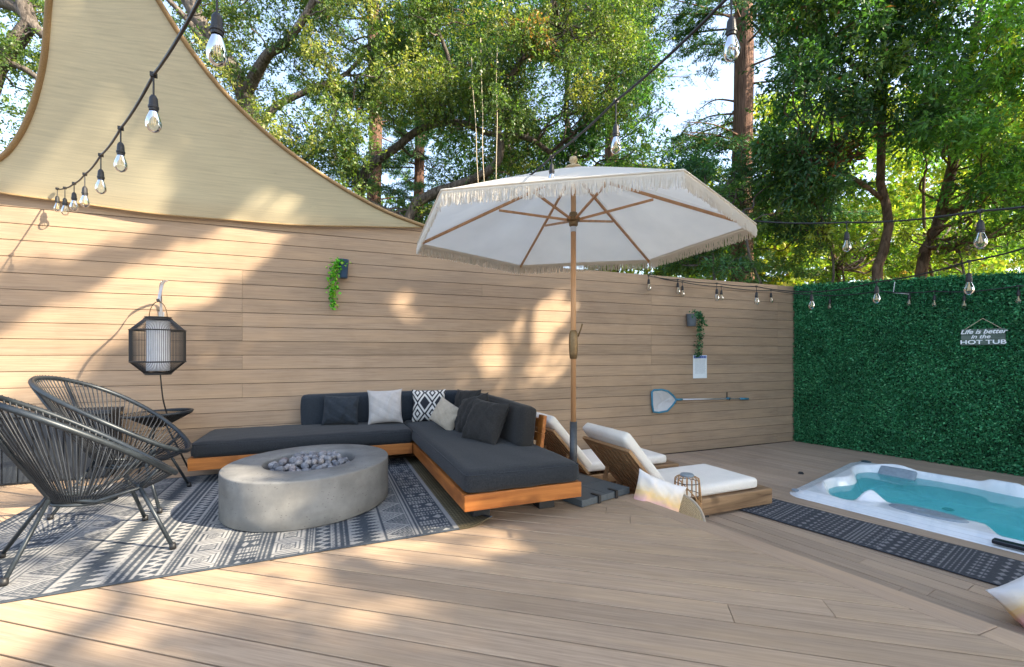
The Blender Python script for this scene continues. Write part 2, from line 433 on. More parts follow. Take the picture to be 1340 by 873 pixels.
def pillow(w, h, t, M, c, seed=0, n=26, wr=.006, tintf=None):
    rs = random.Random(seed); ph = [rs.uniform(0, 6.3) for _ in range(10)]
    m = MB(); vs = []; fs = []; uvv = []
    for sd in (1, -1):
        for i in range(n+1):
            for j in range(n+1):
                u = i/n*2-1; v = j/n*2-1
                e = max(0, (1-abs(u)**2.6))*max(0, (1-abs(v)**2.6))
                x = u*w/2*(1-.09*(1-abs(v)**3)*abs(u)**2); y = v*h/2*(1-.09*(1-abs(u)**3)*abs(v)**2)
                z = t/2*e**.5
                ck = (math.sin(u*7+ph[0]+2*v)*math.sin(v*6+ph[1]) + .7*math.sin(u*15+v*9+ph[2])*math.cos(v*13+ph[3]))
                rad = math.sin(math.atan2(v, u)*9+ph[4])*abs(u*v)
                z += sd*0 + (wr*ck + wr*2.2*rad)*min(1, e*3)
                vs.append(M @ Vector((x, y, z*sd)) + Vector(c)); uvv.append(((u+1)/2, (v+1)/2))
    K = (n+1)**2
    for sd in range(2):
        for i in range(n):
            for j in range(n):
                q = [sd*K+i*(n+1)+j, sd*K+(i+1)*(n+1)+j, sd*K+(i+1)*(n+1)+j+1, sd*K+i*(n+1)+j+1]
                fs.append(tuple(q) if sd == 0 else tuple(q[::-1]))
    m.add(vs, fs); m.uv = [uvv[i] for f in fs for i in f]
    if tintf: m.tint = [(*tintf(*u), 1) for u in uvv]
    return m

def basis(n, up=(0, 0, 1)):
    """matrix whose local z looks along n and local y is up"""
    n = Vector(n).normalized(); x = Vector(up).cross(n).normalized(); y = n.cross(x); return Matrix((x, y, n)).transposed()

# ------------------------------------------------------------------ leaves and trees
def leaf_mesh(name, P, size, aspect, cols, mat, parent=None, droop=0., flat=.0, sizevar=.35, kind=None, axis=None):
    """P (n,3) leaf positions; cols (n,3)"""
    n = len(P); g = RG
    d = g.normal(size=(n, 3)); d[:, 2] = d[:, 2]*(1-flat) - droop
    if axis is not None: d = d*.55 + axis
    d /= np.linalg.norm(d, axis=1, keepdims=True)+1e-9
    a = g.normal(size=(n, 3)); a[:, 2] += 1.2*flat*3
    w = np.cross(d, a); w /= np.linalg.norm(w, axis=1, keepdims=True)+1e-9
    nn = np.cross(d, w)
    L = size*(1+sizevar*g.normal(size=(n, 1))).clip(.4, 1.8); W = L*aspect/2
    V = np.empty((n, 4, 3))
    V[:, 0] = P; V[:, 1] = P + d*L*.42 + w*W + nn*W*.35; V[:, 2] = P + d*L - nn*L*.08; V[:, 3] = P + d*L*.42 - w*W + nn*W*.35
    off = np.array(wl(parent)) if parent is not None else 0
    me = bpy.data.meshes.new(name); me.vertices.add(n*4); me.vertices.foreach_set('co', (V-off).reshape(-1).astype(np.float32))
    me.loops.add(n*4); me.loops.foreach_set('vertex_index', np.arange(n*4, dtype=np.int32))
    me.polygons.add(n); me.polygons.foreach_set('loop_start', np.arange(0, n*4, 4, dtype=np.int32))
    me.update(calc_edges=True)
    t = me.attributes.new('tint', 'FLOAT_COLOR', 'POINT')
    cc = np.ones((n, 4, 4), dtype=np.float32); cc[:, :, :3] = cols[:, None, :]; t.data.foreach_set('color', cc.reshape(-1))
    me.materials.append(mat)
    o = bpy.data.objects.new(name, me); C.objects.link(o)
    if parent is not None: o.parent = parent
    return o

def cluster_pts(centers, radii, per, squash=.75, shell=.5, lpt=20, jit=.028):
    """leafy twigs gathered in clumps: returns leaf points, clump index and twig direction"""
    n = len(centers); nt_ = max(1, per//lpt); tot = n*nt_
    ci = np.repeat(np.arange(n), nt_); R_ = np.asarray(radii)[ci, None]
    d = RG.normal(size=(tot, 3)); d /= np.linalg.norm(d, axis=1, keepdims=True)
    sq = np.array([1, 1, squash])
    A = np.asarray(centers)[ci] + d*(RG.random((tot, 1))**.6)*R_*sq*.95*(1+.12*RG.normal(size=(tot, 1)))
    D = d*.7 + RG.normal(size=(tot, 3))*.55 + np.array([0, 0, -.25]); D /= np.linalg.norm(D, axis=1, keepdims=True)
    Lt = R_*(.35+.45*RG.random((tot, 1)))
    ti = np.repeat(np.arange(tot), lpt); u = RG.random((len(ti), 1))
    P = A[ti] + D[ti]*Lt[ti]*u + RG.normal(size=(len(ti), 3))*jit*(1.3-.7*u) - np.array([0, 0, 1.])*(Lt[ti]*u*u*.25)
    return P, ci[ti], D[ti], ti

def pick_cols(idx, n, pal, var=.18, wts=None):
    pal = np.array(pal); w = np.array(wts)/np.sum(wts) if wts is not None else None
    ci = RG.choice(len(pal), size=n, p=w); base = pal[ci]
    c = base[idx]; alt = pal[RG.choice(len(pal), size=len(idx), p=w)]
    mixk = (RG.random((len(idx), 1)) < .3); c = np.where(mixk, alt, c)
    return (c*(1+var*RG.normal(size=(len(idx), 1)))).clip(.004, .9)

def frust(n, x0, x1, y0, y1, d0, d1, avoid=()):
    out = []
    while len(out) < n:
        px = random.uniform(x0, x1); py = random.uniform(y0, y1); d = random.uniform(d0, d1)
        if any(a <= px <= c and b <= py <= e for a, b, c, e in avoid): continue
        p = at(px, py, d)
        if p.y < WY+.9 and p.z < 3.2: continue
        out.append(tuple(p))
    return out

def wobble(a, b, n, amp, seed=0):
    rs = random.Random(seed); a = Vector(a); b = Vector(b); L = (b-a).length; pts = []
    o = [Vector([rs.uniform(-1, 1) for _ in range(3)]) for _ in range(n+1)]
    for i in range(n+1):
        t = i/n; pts.append(a.lerp(b, t) + o[i]*amp*L*math.sin(PI*t)**.7)
    return smooth_path(pts, 3)
def smooth_path(p, k=3):
    p = [Vector(q) for q in p]; out = []
    for i in range(len(p)-1):
        a = p[max(i-1, 0)]; b = p[i]; c = p[i+1]; d = p[min(i+2, len(p)-1)]
        for j in range(k):
            t = j/k
            out.append(.5*((2*b) + (c-a)*t + (2*a-5*b+4*c-d)*t*t + (3*b-a-3*c+d)*t**3))
    out.append(p[-1]); return out
def taper(n, a, b): return [a+(b-a)*(i/(n-1))**.8 for i in range(n)]

def tree(name, label, cat, group, limbs, clumps, radii, per, leaf, pal, wts=None, twig=.8, barkm='bark', mat='leaf', squash=.7, droop=.15, cull=None, twr=.02, flat=0.):
    """limbs: list of (path, r0, r1); clumps: centres"""
    base = limbs[0][0][0]; root = thing(name, label, cat, tuple(base), 0., group)
    tb = MB(); lp = []
    for path, a, b in limbs:
        path = [Vector(p) for p in path]; tb.tube(path, taper(len(path), a, b), 9 if a > .06 else 6)
        for i, p in enumerate(path[len(path)//4:]): lp.append(p)
    Cn = np.array(clumps); LP = np.array([tuple(p) for p in lp])
    for i, c in enumerate(Cn):
        if random.random() > twig: continue
        dd = np.linalg.norm(LP-c, axis=1) + .5*np.maximum(0, LP[:, 2]-c[2]); j = int(dd.argmin()); q = LP[j]
        L = np.linalg.norm(q-c)
        if L > 4.5: continue
        pts = wobble(q, c, 5, .10, i); tb.tube(pts, taper(len(pts), twr*(1+.25*L), twr*.3), 5, cap=False)
        for k in range(2):
            e = Vector(c) + Vector([random.uniform(-1, 1)*radii[i]*.9 for _ in range(3)])
            pt = wobble(pts[-4], e, 3, .12, i*7+k); tb.tube(pt, taper(len(pt), twr*.35, twr*.12), 4, cap=False)
    tb.build('trunk', MT[barkm], root, smooth=True)
    P, idx, ax, ti = cluster_pts(Cn, np.array(radii), per, squash, jit=leaf[0]*.55)
    cols = pick_cols(idx, len(Cn), pal, wts=wts); cols = cols*(1+.16*RG.normal(size=(ti.max()+1, 1)))[ti].clip(.5, 1.6)
    if cull is not None:
        k = cull(P); P, cols, ax = P[k], cols[k], ax[k]
    leaf_mesh('crown', P, leaf[0], leaf[1], cols, MT[mat], root, droop, flat, axis=ax*.7)
    return root

# ================================================================== SETTING
g = MB(); g.add([(-150, -150, -1.35), (150, -150, -1.35), (150, 150, -1.35), (-150, 150, -1.35)], [(0, 1, 2, 3)])
tag(g.build('ground', MT['ground']), 'brown leaf strewn earth below and behind the fence', kind='structure')

def clip(poly, nx, ny, c):      # keep n.p <= c
    out = []
    for i in range(len(poly)):
        a = poly[i]; b = poly[(i+1) % len(poly)]; da = nx*a[0]+ny*a[1]-c; db = nx*b[0]+ny*b[1]-c
        if da <= 0: out.append(a)
        if (da < 0) != (db < 0) and abs(da-db) > 1e-12:
            t = da/(da-db); out.append((a[0]+(b[0]-a[0])*t, a[1]+(b[1]-a[1])*t))
    return out
PITCH, BW = .145, .1366
def deck_boards(m, polys, hd, ztop, phase=0., seed=0, length=4.2, th=.025, lim=9.):
    """strips of boards along heading hd clipped to convex polygons"""
    rs = random.Random(seed); d = (math.cos(hd), math.sin(hd)); n = (-d[1], d[0])
    k0 = int(-lim/PITCH); k1 = int(lim/PITCH)
    for k in range(k0, k1):
        o = k*PITCH+phase; s = -lim+rs.uniform(0, length)
        while s < lim:
            L = length*rs.choice([1, 1, .6, .8]); rnd = rs.random(); s1 = min(s+L, lim)
            quad = [(d[0]*a+n[0]*b, d[1]*a+n[1]*b) for a, b in ((s+.0015, o), (s1-.0015, o), (s1-.0015, o+BW), (s+.0015, o+BW))]
            for pl in polys:
                q = quad
                for i in range(len(pl)):
                    a = pl[i]; b = pl[(i+1) % len(pl)]; ex, ey = b[0]-a[0], b[1]-a[1]   # ccw: keep left side
                    q = clip(q, ey, -ex, ey*a[0]-ex*a[1])
                    if len(q) < 3: break
                if len(q) < 3: continue
                N = len(q); cx = sum(p[0] for p in q)/N; cy = sum(p[1] for p in q)/N; bv = .0018
                ins = []
                for p in q:
                    ux, uy = cx-p[0], cy-p[1]; un = n[0]*ux+n[1]*uy; sg = 1 if un > 0 else -1
                    ins.append((p[0]+n[0]*bv*sg, p[1]+n[1]*bv*sg))
                vs = [(p[0], p[1], ztop) for p in ins] + [(p[0], p[1], ztop-bv) for p in q] + [(p[0], p[1], ztop-th) for p in q]
                fs = [tuple(range(N))] + [(i, N+i, N+(i+1) % N, (i+1) % N) for i in range(N)] + [(N+i, 2*N+i, 2*N+(i+1) % N, N+(i+1) % N) for i in range(N)]
                def uvof(v): return (v[0]*d[0]+v[1]*d[1], v[0]*n[0]+v[1]*n[1]-o)
                uv = [uvof(vs[i]) for f in fs for i in f]
                m.add(vs, fs, uv, rnd)
            s = s1
# step edge of the upper deck
GD = Vector((-0.1564, 0.9877, 0)); E0 = Vector((2.268, 2.256, 0))
def edge(y, off=0.): k = (y-E0.y)/GD.y; return (E0.x+GD.x*k+off, y)
e_top = edge(WY-.02); e_bot = edge(-2.2)
m = MB()
up_poly = [(-5, -2.2), edge(-2.2, -.146), edge(WY-.02, -.146), (-5, WY-.02)]
deck_boards(m, [up_poly], R(143.5), 0., .03, 3)
ud = m.build('upper_deck', MT['deck']); tag(ud, 'raised tan composite deck with diagonal boards', kind='structure')
m = MB(); deck_boards(m, [[edge(-2.2, -.1405), edge(-2.2), edge(WY-.02), edge(WY-.02, -.1405)]], math.atan2(GD.y, GD.x), 0.0,
      (-GD.y*(E0.x-.1405/abs(GD.y)*1.0)+GD.x*E0.y) % PITCH, 5, 30.)
m = MB(); a = edge(-2.2, -.1405); b = edge(-2.2); c = edge(WY-.02); d_ = edge(WY-.02, -.1405); L = 7.6
for i, (t0, t1, rn) in enumerate([(0, .42, .7), (.42, 1, .35)]):
    q = [(a[0]+(d_[0]-a[0])*t, a[1]+(d_[1]-a[1])*t) for t in (t0, t1-.0003)]; w = [(b[0]+(c[0]-b[0])*t, b[1]+(c[1]-b[1])*t) for t in (t0, t1-.0003)]
    P = [q[0], w[0], w[1], q[1]]; U = [(t0*L, 0), (t0*L, .14), (t1*L, .14), (t1*L, 0)]
    vs = [(*p, 0.) for p in P]+[(*p, -.03) for p in P]; fs = [(0, 1, 2, 3)]+[(i_, 4+i_, 4+(i_+1) % 4, (i_+1) % 4) for i_ in range(4)]
    m.add(vs, fs, [U[j % 4] for f in fs for j in f], rn)
tb = m.build('deck_border', MT['trim'], bevel=.004); tag(tb, 'long border board along the step of the upper deck', kind='structure')
# riser below the border
m = MB(); b2 = edge(-2.2, -.02); c2 = edge(WY-.02, -.02)
for z0, z1, rn in ((-.175, -.032, .2), (-.372, -.18, .6)):
    vs = [(b2[0], b2[1], z0), (c2[0], c2[1], z0), (c2[0], c2[1], z1), (b2[0], b2[1], z1)]
    m.add(vs, [(0, 1, 2, 3)], [(0, 0), (7.6, 0), (7.6, .14), (0, .14)], rn)
tag(m.build('deck_riser', MT['trim']), 'tan riser boards under the deck step', kind='structure')
m = MB(); jp = [(-5, -2.2), edge(-2.2, -.03), edge(WY-.02, -.03), (-5, WY-.02)]
m.add([(*p, -.011) for p in jp]+[(*p, -.30) for p in jp], [(0, 1, 2, 3), (7, 6, 5, 4)]+[(i, 4+i, 4+(i+1) % 4, (i+1) % 4) for i in range(4)])
tag(m.build('joist_gap_shade', MT['dark']), 'dark framing raised into the deck board gaps as painted shade', kind='structure')  # dark sheet reaching into the board gaps in place of their shade
# lower deck around the tub hole
TFL = Vector((4.40, 3.33, LZ)); TBL = Vector((6.62, 4.0, LZ)); TFR = Vector((4.796, .96, LZ)); TBR = Vector((7.08, 1.45, LZ))
def lerp2(a, b, t): return (a[0]+(b[0]-a[0])*t, a[1]+(b[1]-a[1])*t)
ii = .06
hFL = (TFL.x+ii, TFL.y-ii*1.2); hBL = (TBL.x-ii, TBL.y-ii*1.6); hFR = (TFR.x+ii, TFR.y+ii); hBR = (TBR.x-ii, TBR.y+ii)
def ext(a, b, y): t = (y-a[1])/(b[1]-a[1]); return (a[0]+(b[0]-a[0])*t, y)
FT, FBt = ext(hFR, hFL, WY-.02), ext(hFR, hFL, -2.2); BT, BB = ext(hBR, hBL, WY-.02), ext(hBR, hBL, -2.2)
e1 = edge(-2.2, -.03); e2 = edge(WY-.02, -.03)
hr = (HA[0]+HD[0]*7.6, HA[1]+HD[1]*7.6)
polys = [[e1, FBt, FT, e2], [BB, hr, HA, BT], [hFL, hBL, BT, FT], [FBt, BB, hBR, hFR]]
m = MB(); deck_boards(m, polys, R(99.5), LZ, .05, 9, 3.6, .02, 11.)
tag(m.build('lower_deck', MT['decklow']), 'lower tan composite deck round the hot tub', kind='structure')
m = MB()
for pl in polys:
    N = len(pl); m.add([(p[0], p[1], LZ-.011) for p in pl], [tuple(range(N))])
tag(m.build('lower_gap_shade', MT['dark']), 'dark base raised into the lower board gaps as painted shade', kind='structure')  # dark colour fills the lower board gaps where shade would fall

# ------------------------------------------------------------------ board fence
Z0 = 1.073
m = MB(); rs = random.Random(21)
XS = 1.95
def fence_run(x0, x1, top, thick=.022):
    k = -10
    while True:
        za = Z0+k*PITCH*.9945+.0022; zb = Z0+(k+1)*PITCH*.9945-.0022; k += 1
        if za > top-.02: break
        zb = min(zb, top)
        if zb < LZ or (x0 > 0 and zb > 9) or (x0 < 0 and x1 > 3 and zb > 2.24) or (x0 < 0 and x1 < 3 and zb <= 2.24): continue
        cuts = [x0]+[q for q in (-3.36, -.796, 1.769, 4.33, 6.9) if x0+.1 < q < x1-.1 and rs.random() < .55]+[x1]
        for a, b in zip(cuts[:-1], cuts[1:]):
            a += .001; b -= .001; rn = rs.random(); off = rs.uniform(-.0008, .0008); y = WY+off; bv = .002
            vs = [(a, y, za+bv), (b, y, za+bv), (b, y, zb-bv), (a, y, zb-bv), (a, y+bv, za), (b, y+bv, za), (b, y+bv, zb), (a, y+bv, zb),
                  (a, y+thick, za), (b, y+thick, za), (b, y+thick, zb), (a, y+thick, zb)]
            fs = [(0, 1, 2, 3), (0, 4, 5, 1), (3, 2, 6, 7), (4, 8, 9, 5), (7, 6, 10, 11), (0, 3, 7, 4), (1, 5, 6, 2), (8, 11, 10, 9), (5, 9, 10, 6), (4, 7, 11, 8)]
            m.add(vs, fs, [(vs[i][0], vs[i][2]-za) for f in fs for i in f], rn)
fence_run(-5.5, XS, 2.59); fence_run(-5.5, HA[0]+.02, 2.24)
fr = thing('board_fence', 'tall tan horizontal board fence running behind the sofa and loungers', 'fence', (0, WY+.02, -.4))
m.build('board_panel', MT['fence'], fr)
m = MB(); m.box(((-5.5+XS)/2, WY+.030, (2.55-.4)/2), (XS+5.5, .036, 2.95)); m.box(((HA[0]+XS)/2, WY+.030, (2.18-.4)/2), (HA[0]-XS, .036, 2.58))
m.build('backing', MT['dark'], fr)  # set close behind the boards; its dark colour stands in for seam shade
for x in [-4.6, -2.8, -1.0, .8, 2.6, 4.4, 6.2]:
    m = MB(); m.box((x, WY+.085, .4), (.09, .09, 3.3)); m.build('post', MT['rail'], fr)

# ------------------------------------------------------------------ artificial hedge panel
hn = Vector((HD[1], -HD[0], 0)); hdv = Vector((HD[0], HD[1], 0)); hn = -hn if hn.x > 0 else hn     # towards the deck
hr_ = thing('hedge_screen', 'tall green artificial boxwood screen behind the hot tub', 'hedge', (HA[0], HA[1], LZ))
HL = 4.6
def hp(k, z, off=0.): v = Vector((HA[0], HA[1], 0))+hdv*k+hn*off; return (v.x, v.y, z)
htop = lambda k: 2.235-.068*k
m = MB(); m.add([hp(0, LZ, .005), hp(HL, LZ, .005), hp(HL, htop(HL), .005), hp(0, htop(0), .005), hp(0, LZ, -.05), hp(HL, LZ, -.05), hp(HL, htop(HL), -.05), hp(0, htop(0), -.05)],
      [(0, 1, 2, 3), (7, 6, 5, 4), (0, 4, 5, 1), (3, 2, 6, 7), (1, 5, 6, 2), (0, 3, 7, 4)])
m.build('backing', simple('hedge_backing', (.012, .03, .018), .9, 30, .3, .5), hr_)
N = 170000
k = RG.random(N)*HL; z = LZ+.01+RG.random(N)*(2.62-.068*k+.01-.015)
P = np.stack([HA[0]+HD[0]*k, HA[1]+HD[1]*k, z], 1)
dep = (.5+.5*np.sin(k*17+np.sin(z*13)*2)*np.sin(z*19+k*5))*.022 + RG.random(N)*.035 + .004
seam = (np.abs((k % .5)-.25) > .242) | (np.abs(((z-LZ) % .5)-.25) > .244); dep = np.where(seam, dep*.35, dep)
P += np.array(hn)[None]*dep[:, None]
tuft = (np.floor(k/.5).astype(int)*7+np.floor(z/.5).astype(int)*3) % 5
base = np.array([[.030, .16, .070], [.050, .25, .11], [.085, .36, .155], [.15, .44, .20]])[RG.choice(4, N, p=[.35, .35, .22, .08])]
base = base*(.88+.06*tuft[:, None])*(1+.15*RG.normal(size=(N, 1)))
leaf_mesh('leaves', P, .028, .55, base.clip(.003, .5), MT['hleaf'], hr_, 0., 0., .3, axis=np.array(hn)[None]*.5)

# ------------------------------------------------------------------ shade sail
C1 = ony(562, 298, WY-.06); C2 = ony(-95, 238, WY-.06); C3 = at(95, -190, 3.0)
nrm = (C1-C2).cross(C3-C2).normalized()
def onsail(px, py):
    a = Vector(ray(px, py)); o = Vector((0, 0, CAMZ)); t = (C2-o).dot(nrm)/a.dot(nrm); return o+a*t
RE = smooth_path([C1]+[onsail(*p) for p in ((520, 283), (480, 264), (420, 228), (360, 184), (300, 128), (250, 66), (207, 0), (168, -70))]+[C3], 4)
LE = smooth_path([C2]+[onsail(*p) for p in ((-45, 226), (0, 207), (25, 178), (43, 138), (56, 85), (61, 40), (64, 0), (72, -70))]+[C3], 4)
nu = 40; vs = []; uv = []; N = len(RE)
for i in range(N):
    v = i/(N-1)
    for j in range(nu+1):
        u = j/nu; p = LE[i].lerp(RE[i], u)
        p = p - Vector((0, 0, 1))*(.11*math.sin(PI*u)*(1-v)**3) + nrm*(-.05*math.sin(PI*u)*math.sin(PI*v)) + nrm*.012*math.sin(u*21+v*6)*(1-v)*math.sin(PI*u)
        vs.append(p); uv.append((u*4.2*(1-v*.9), v*2.6))
fs = [(i*(nu+1)+j, i*(nu+1)+j+1, (i+1)*(nu+1)+j+1, (i+1)*(nu+1)+j) for i in range(N-1) for j in range(nu)]
m = MB(); m.add(vs, fs, [uv[i] for f in fs for i in f])
sl = thing('shade_sail', 'large beige triangular shade sail stretched above the sofa corner', 'shade sail', tuple(C3))
m.build('fabric', MT['sail'], sl, smooth=True)
m = MB(); m.tube(LE, .021, 8); m.tube(RE, .021, 8); m.tube([vs[j] for j in range(nu+1)], .010, 6); m.build('binding', MT['binding'], sl, smooth=True)
m = MB(); m.tube([C3, C3+Vector((0, 0, .12))], .012, 6); m.lathe([(.0, 0), (.03, .01), (.03, .05), (0, .06)], 12, tuple(C3)); m.build('corner_ring', MT['metal'], sl)

# ================================================================== SOFA
so = thing('sectional_sofa', 'low teak corner sofa with charcoal cushions against the fence', 'sofa', (.3, 4.4, 0))
def frame_rect(x0, x1, y0, y1, z0, z1, t=.032):
    for yy in (y0+t/2, y1-t/2): a = MB(); a.box(((x0+x1)/2, yy, (z0+z1)/2), (x1-x0, t, z1-z0)); a.build('frame_rail', MT['teak'], so, bevel=.004)
    for xx in (x0+t/2, x1-t/2): a = MB(); a.box((xx, (y0+y1)/2, (z0+z1)/2), (t-.002, y1-y0-2*t-.002, z1-z0-.002)); a.build('side_rail', MT['teaky'], so, bevel=.004)
    a = MB(); a.box(((x0+x1)/2, (y0+y1)/2, z1-.03), (x1-x0-2*t-.004, y1-y0-2*t-.004, .02)); a.build('slat_base', MT['teak'], so)
frame_rect(-1.06, .772, 4.47, 5.24, .12, .222)
frame_rect(.775, 1.594, 2.677, 5.24, .12, .222)
for (x, y, sx, sy) in ((-.78, 4.62, .12, .10), (-.78, 5.1, .12, .10), (.3, 4.62, .3, .1), (.95, 2.93, .12, .12), (1.43, 2.93, .12, .12), (.98, 4.2, .14, .14), (1.43, 4.4, .12, .14), (.6, 5.1, .12, .1)):
    a = MB(); a.box((x, y, .062), (sx, sy, .118)); a.build('foot', MT['black'], so, bevel=.004)
rbox((1.82, .78, .135), .045, 22, .014, .0030, 1, (-.135, 4.845, .287)).build('seat_cushion', MT['char'], so, smooth=True)
rbox((.81, 2.55, .135), .045, 22, .016, .0030, 2, (1.185, 3.945, .287)).build('seat_cushion', MT['char'], so, smooth=True)
rbox((1.72, .14, .33), .04, 16, .01, .0015, 3, (.62, 5.165, .50)).build('back_cushion', MT['blue'], so, smooth=True)
Mq = Matrix.Rotation(R(7), 3, 'Y')
rbox((.14, 1.82, .33), .045, 16, .014, .0015, 4, (1.465, 4.17, .505), Mq).build('back_cushion', MT['charw'], so, smooth=True)
a = MB()
for y in (3.3, 4.1, 4.95): a.box((1.585, y, .405), (.03, .09, .38), Mq)
for z in (.42, .53): a.box((1.577+.12*(z-.44), 4.17, z), (.02, 1.86, .07), Mq)
a.build('back_frame', MT['teak'], so, bevel=.003)

def piping(par, mat, sx, sy, z, c, r=.04, rad=.0045):
    pts = []
    for k in range(4):
        cx, cy = ((1, 1), (-1, 1), (-1, -1), (1, -1))[k]
        for i in range(6): t = k*PI/2+i*PI/10; pts.append((c[0]+cx*(sx/2-r)+r*math.cos(t), c[1]+cy*(sy/2-r)+r*math.sin(t), z))
    a = MB(); a.tube(pts, rad, 6, closed=True); a.build('piping', mat, par, smooth=True)
for q, sx, sy, c in ((0, 1.82, .78, (-.135, 4.845)), (1, .81, 2.55, (1.185, 3.945))):
    cu = [o for o in so.children if o.name.startswith('seat_cushion')][q]
    for z in (.243, .335): piping(cu, MT['char'], sx-.012, sy-.012, z, c)
def pil(name, label, w, h, t, n, up, c, mat, seed, tintf=None, wr=.006):
    M = basis(n, up); return tag(pillow(w, h, t, M, c, seed, 26 if not tintf else 90, wr, tintf).build(name, mat, None, smooth=True), label, 'pillow')
def at_y(px, py, y): return ony(px, py, y)
pil('throw_pillow', 'dark blue grey slumped pillow at the left end of the sofa back', .36, .31, .16, (-.1, -1, .25), (.04, 0, 1), at_y(446, 537, 4.98), MT['blue'], 3, wr=.009)
pil('throw_pillow', 'light grey square pillow beside the diamond patterned one', .355, .36, .14, (-.15, -1, .22), (-.03, 0, 1), at_y(504, 532, 4.90), MT['lgrey'], 5)
def diam(u, v):
    a = (u*2.3+.1) % 1; b = (v*1.55+.1) % 1; d = abs(a-.5)*2+abs(b-.5)*2
    w = (d < .25) or (.48 < d < .80) or (1.05 < d < 1.32)
    return (.66, .64, .60) if w else (.028, .03, .036)
pil('throw_pillow', 'black and white diamond patterned pillow in the sofa corner', .37, .36, .13, (-.25, -1, .18), (.0, 0, 1), at_y(561, 531, 4.94), MT['patt'], 7, diam, wr=.003)
pil('throw_pillow', 'small beige pillow leaning on its corner against dark cushions', .33, .26, .12, (-.75, -.6, .32), (.38, -.15, .8), at_y(584, 543, 4.30), MT['beige'], 9)
pil('throw_pillow', 'dark pillow wedged deepest in the corner, half hidden', .36, .33, .15, (-.9, -.45, .25), (.1, .1, 1), at_y(611, 530, 4.55), MT['charw'], 11, wr=.006)
pil('throw_pillow', 'dark soft pillow with a folded top in the middle of the right back', .40, .37, .17, (-1, -.25, .45), (.28, .35, 1), (1.23, 4.02, .53), MT['charw'], 13, wr=.007)
pil('throw_pillow', 'big dark pillow nearest the open end of the sofa', .43, .37, .17, (-1, -.45, .50), (.38, .1, 1), (1.22, 3.60, .525), MT['charw'], 17, wr=.006)

# ================================================================== FIRE PIT
FPc = (-.11, 3.637); fa, fb, fr_ = .536, .600, -.536
fp = thing('fire_pit', 'round grey concrete fire pit on the patterned rug', 'fire pit', (FPc[0], FPc[1], .008), fr_)
fp.rotation_euler = (0, 0, 0)
def ell(prof, n=96):
    vs = []; m = len(prof); c, s_ = math.cos(fr_), math.sin(fr_)
    for r, z in prof:
        for k in range(n):
            t = 2*PI*k/n; 
            if r > .6: u = (fa-(1-r)*.56)*math.cos(t); v = (fb-(1-r)*.6)*math.sin(t)
            else: u = r*.56*math.cos(t)*1.0; v = r*.60*math.sin(t)
            vs.append((FPc[0]+c*u-s_*v, FPc[1]+s_*u+c*v, z))
    fs = [(i*n+k, i*n+(k+1) % n, (i+1)*n+(k+1) % n, (i+1)*n+k) for i in range(m-1) for k in range(n)]
    fs.append(tuple(range((m-1)*n, m*n))); return vs, fs
H = .312
m = MB(); m.add(*ell([(.985, .012), (1, .02), (1, .1), (1, .2), (1, H-.012), (.997, H-.004), (.985, H), (.80, H+.001), (.555, H), (.543, H-.004), (.535, H-.012), (.525, H-.07), (.515, H-.09)]))
m.build('body', MT['concrete'], fp, smooth=False).data.shade_smooth()
m = MB(); m.add(*ell([(.51, H-.085), (.3, H-.08)], 48)); m.build('burner_tray', MT['black'], fp)
rs = random.Random(4); cnt = 0; stone_me = []
for k in range(8):
    q = MB(); 
    me = rbox((.062, .05, .04), .02, 8, .002, .004, k); stone_me.append(me)
protos = []
c_, s_ = math.cos(fr_), math.sin(fr_)
placed = []
tries = 0
while cnt < 172 and tries < 30000:
    tries += 1
    a = rs.uniform(0, 2*PI); r = math.sqrt(rs.random())*.262; layer = 0 if cnt < 76 else (1 if cnt < 136 else 2)
    r *= (1, .93, .62)[layer]
    x = FPc[0]+r*math.cos(a)*1.0; y = FPc[1]+r*math.sin(a)*1.05
    if layer == 2: x += .03; y += .06
    z = H-.052+layer*.027
    if any((x-p[0])**2+(y-p[1])**2 < (.036 if p[2] == layer else 0)**2 for p in placed): continue
    placed.append((x, y, layer)); k = rs.randrange(8)
    if len(protos) <= k and len(protos) < 8:
        k = len(protos); o = stone_me[k].build('lava_stone', MT['stone'], None, smooth=True); protos.append(o)
    else: o = protos[k % len(protos)].copy(); C.objects.link(o)
    o.location = (x, y, z+rs.uniform(-.006, .008)); o.rotation_euler = (rs.uniform(0, 6), rs.uniform(-.5, .5), rs.uniform(0, 6)); q = rs.uniform(.66, .98); o.scale = (q, q*rs.uniform(.8, 1), q)
    tag(o, 'rounded grey lava stone heaped in the bowl of the concrete fire pit', 'stone', 'stones heaped in the fire pit'); cnt += 1

# ================================================================== RUG
bands = [(.97, .955, 'dark'), (.955, .76, 'brown'), (.76, .73, 'white'), (.73, .54, 'dash'), (.54, .48, 'lines'), (.48, .335, 'chev'), (.335, .315, 'dark'), (.315, .12, 'teeth'), (.12, .03, 'stripes'),
         (.03, -.07, 'zig'), (-.07, -.12, 'stripes'), (-.12, -.28, 'conc'), (-.28, -.345, 'stripes'), (-.345, -.455, 'dash'), (-.455, -.53, 'stripes'), (-.53, -.70, 'conc'), (-.70, -.76, 'stripes'),
         (-.76, -.87, 'zig'), (-.87, -.98, 'stripes'), (-.98, -1.18, 'teeth'), (-1.18, -1.20, 'dark'), (-1.20, -1.38, 'chev'), (-1.38, -1.44, 'lines'), (-1.44, -1.62, 'dash'), (-1.62, -1.66, 'white'),
         (-1.66, -1.86, 'conc'), (-1.86, -1.95, 'stripes')]
X0, X1, Y0, Y1 = -1.93, .97, 2.665, 4.78
st = .0072; nx = int((X1-X0)/st); ny = int((Y1-Y0)/st)
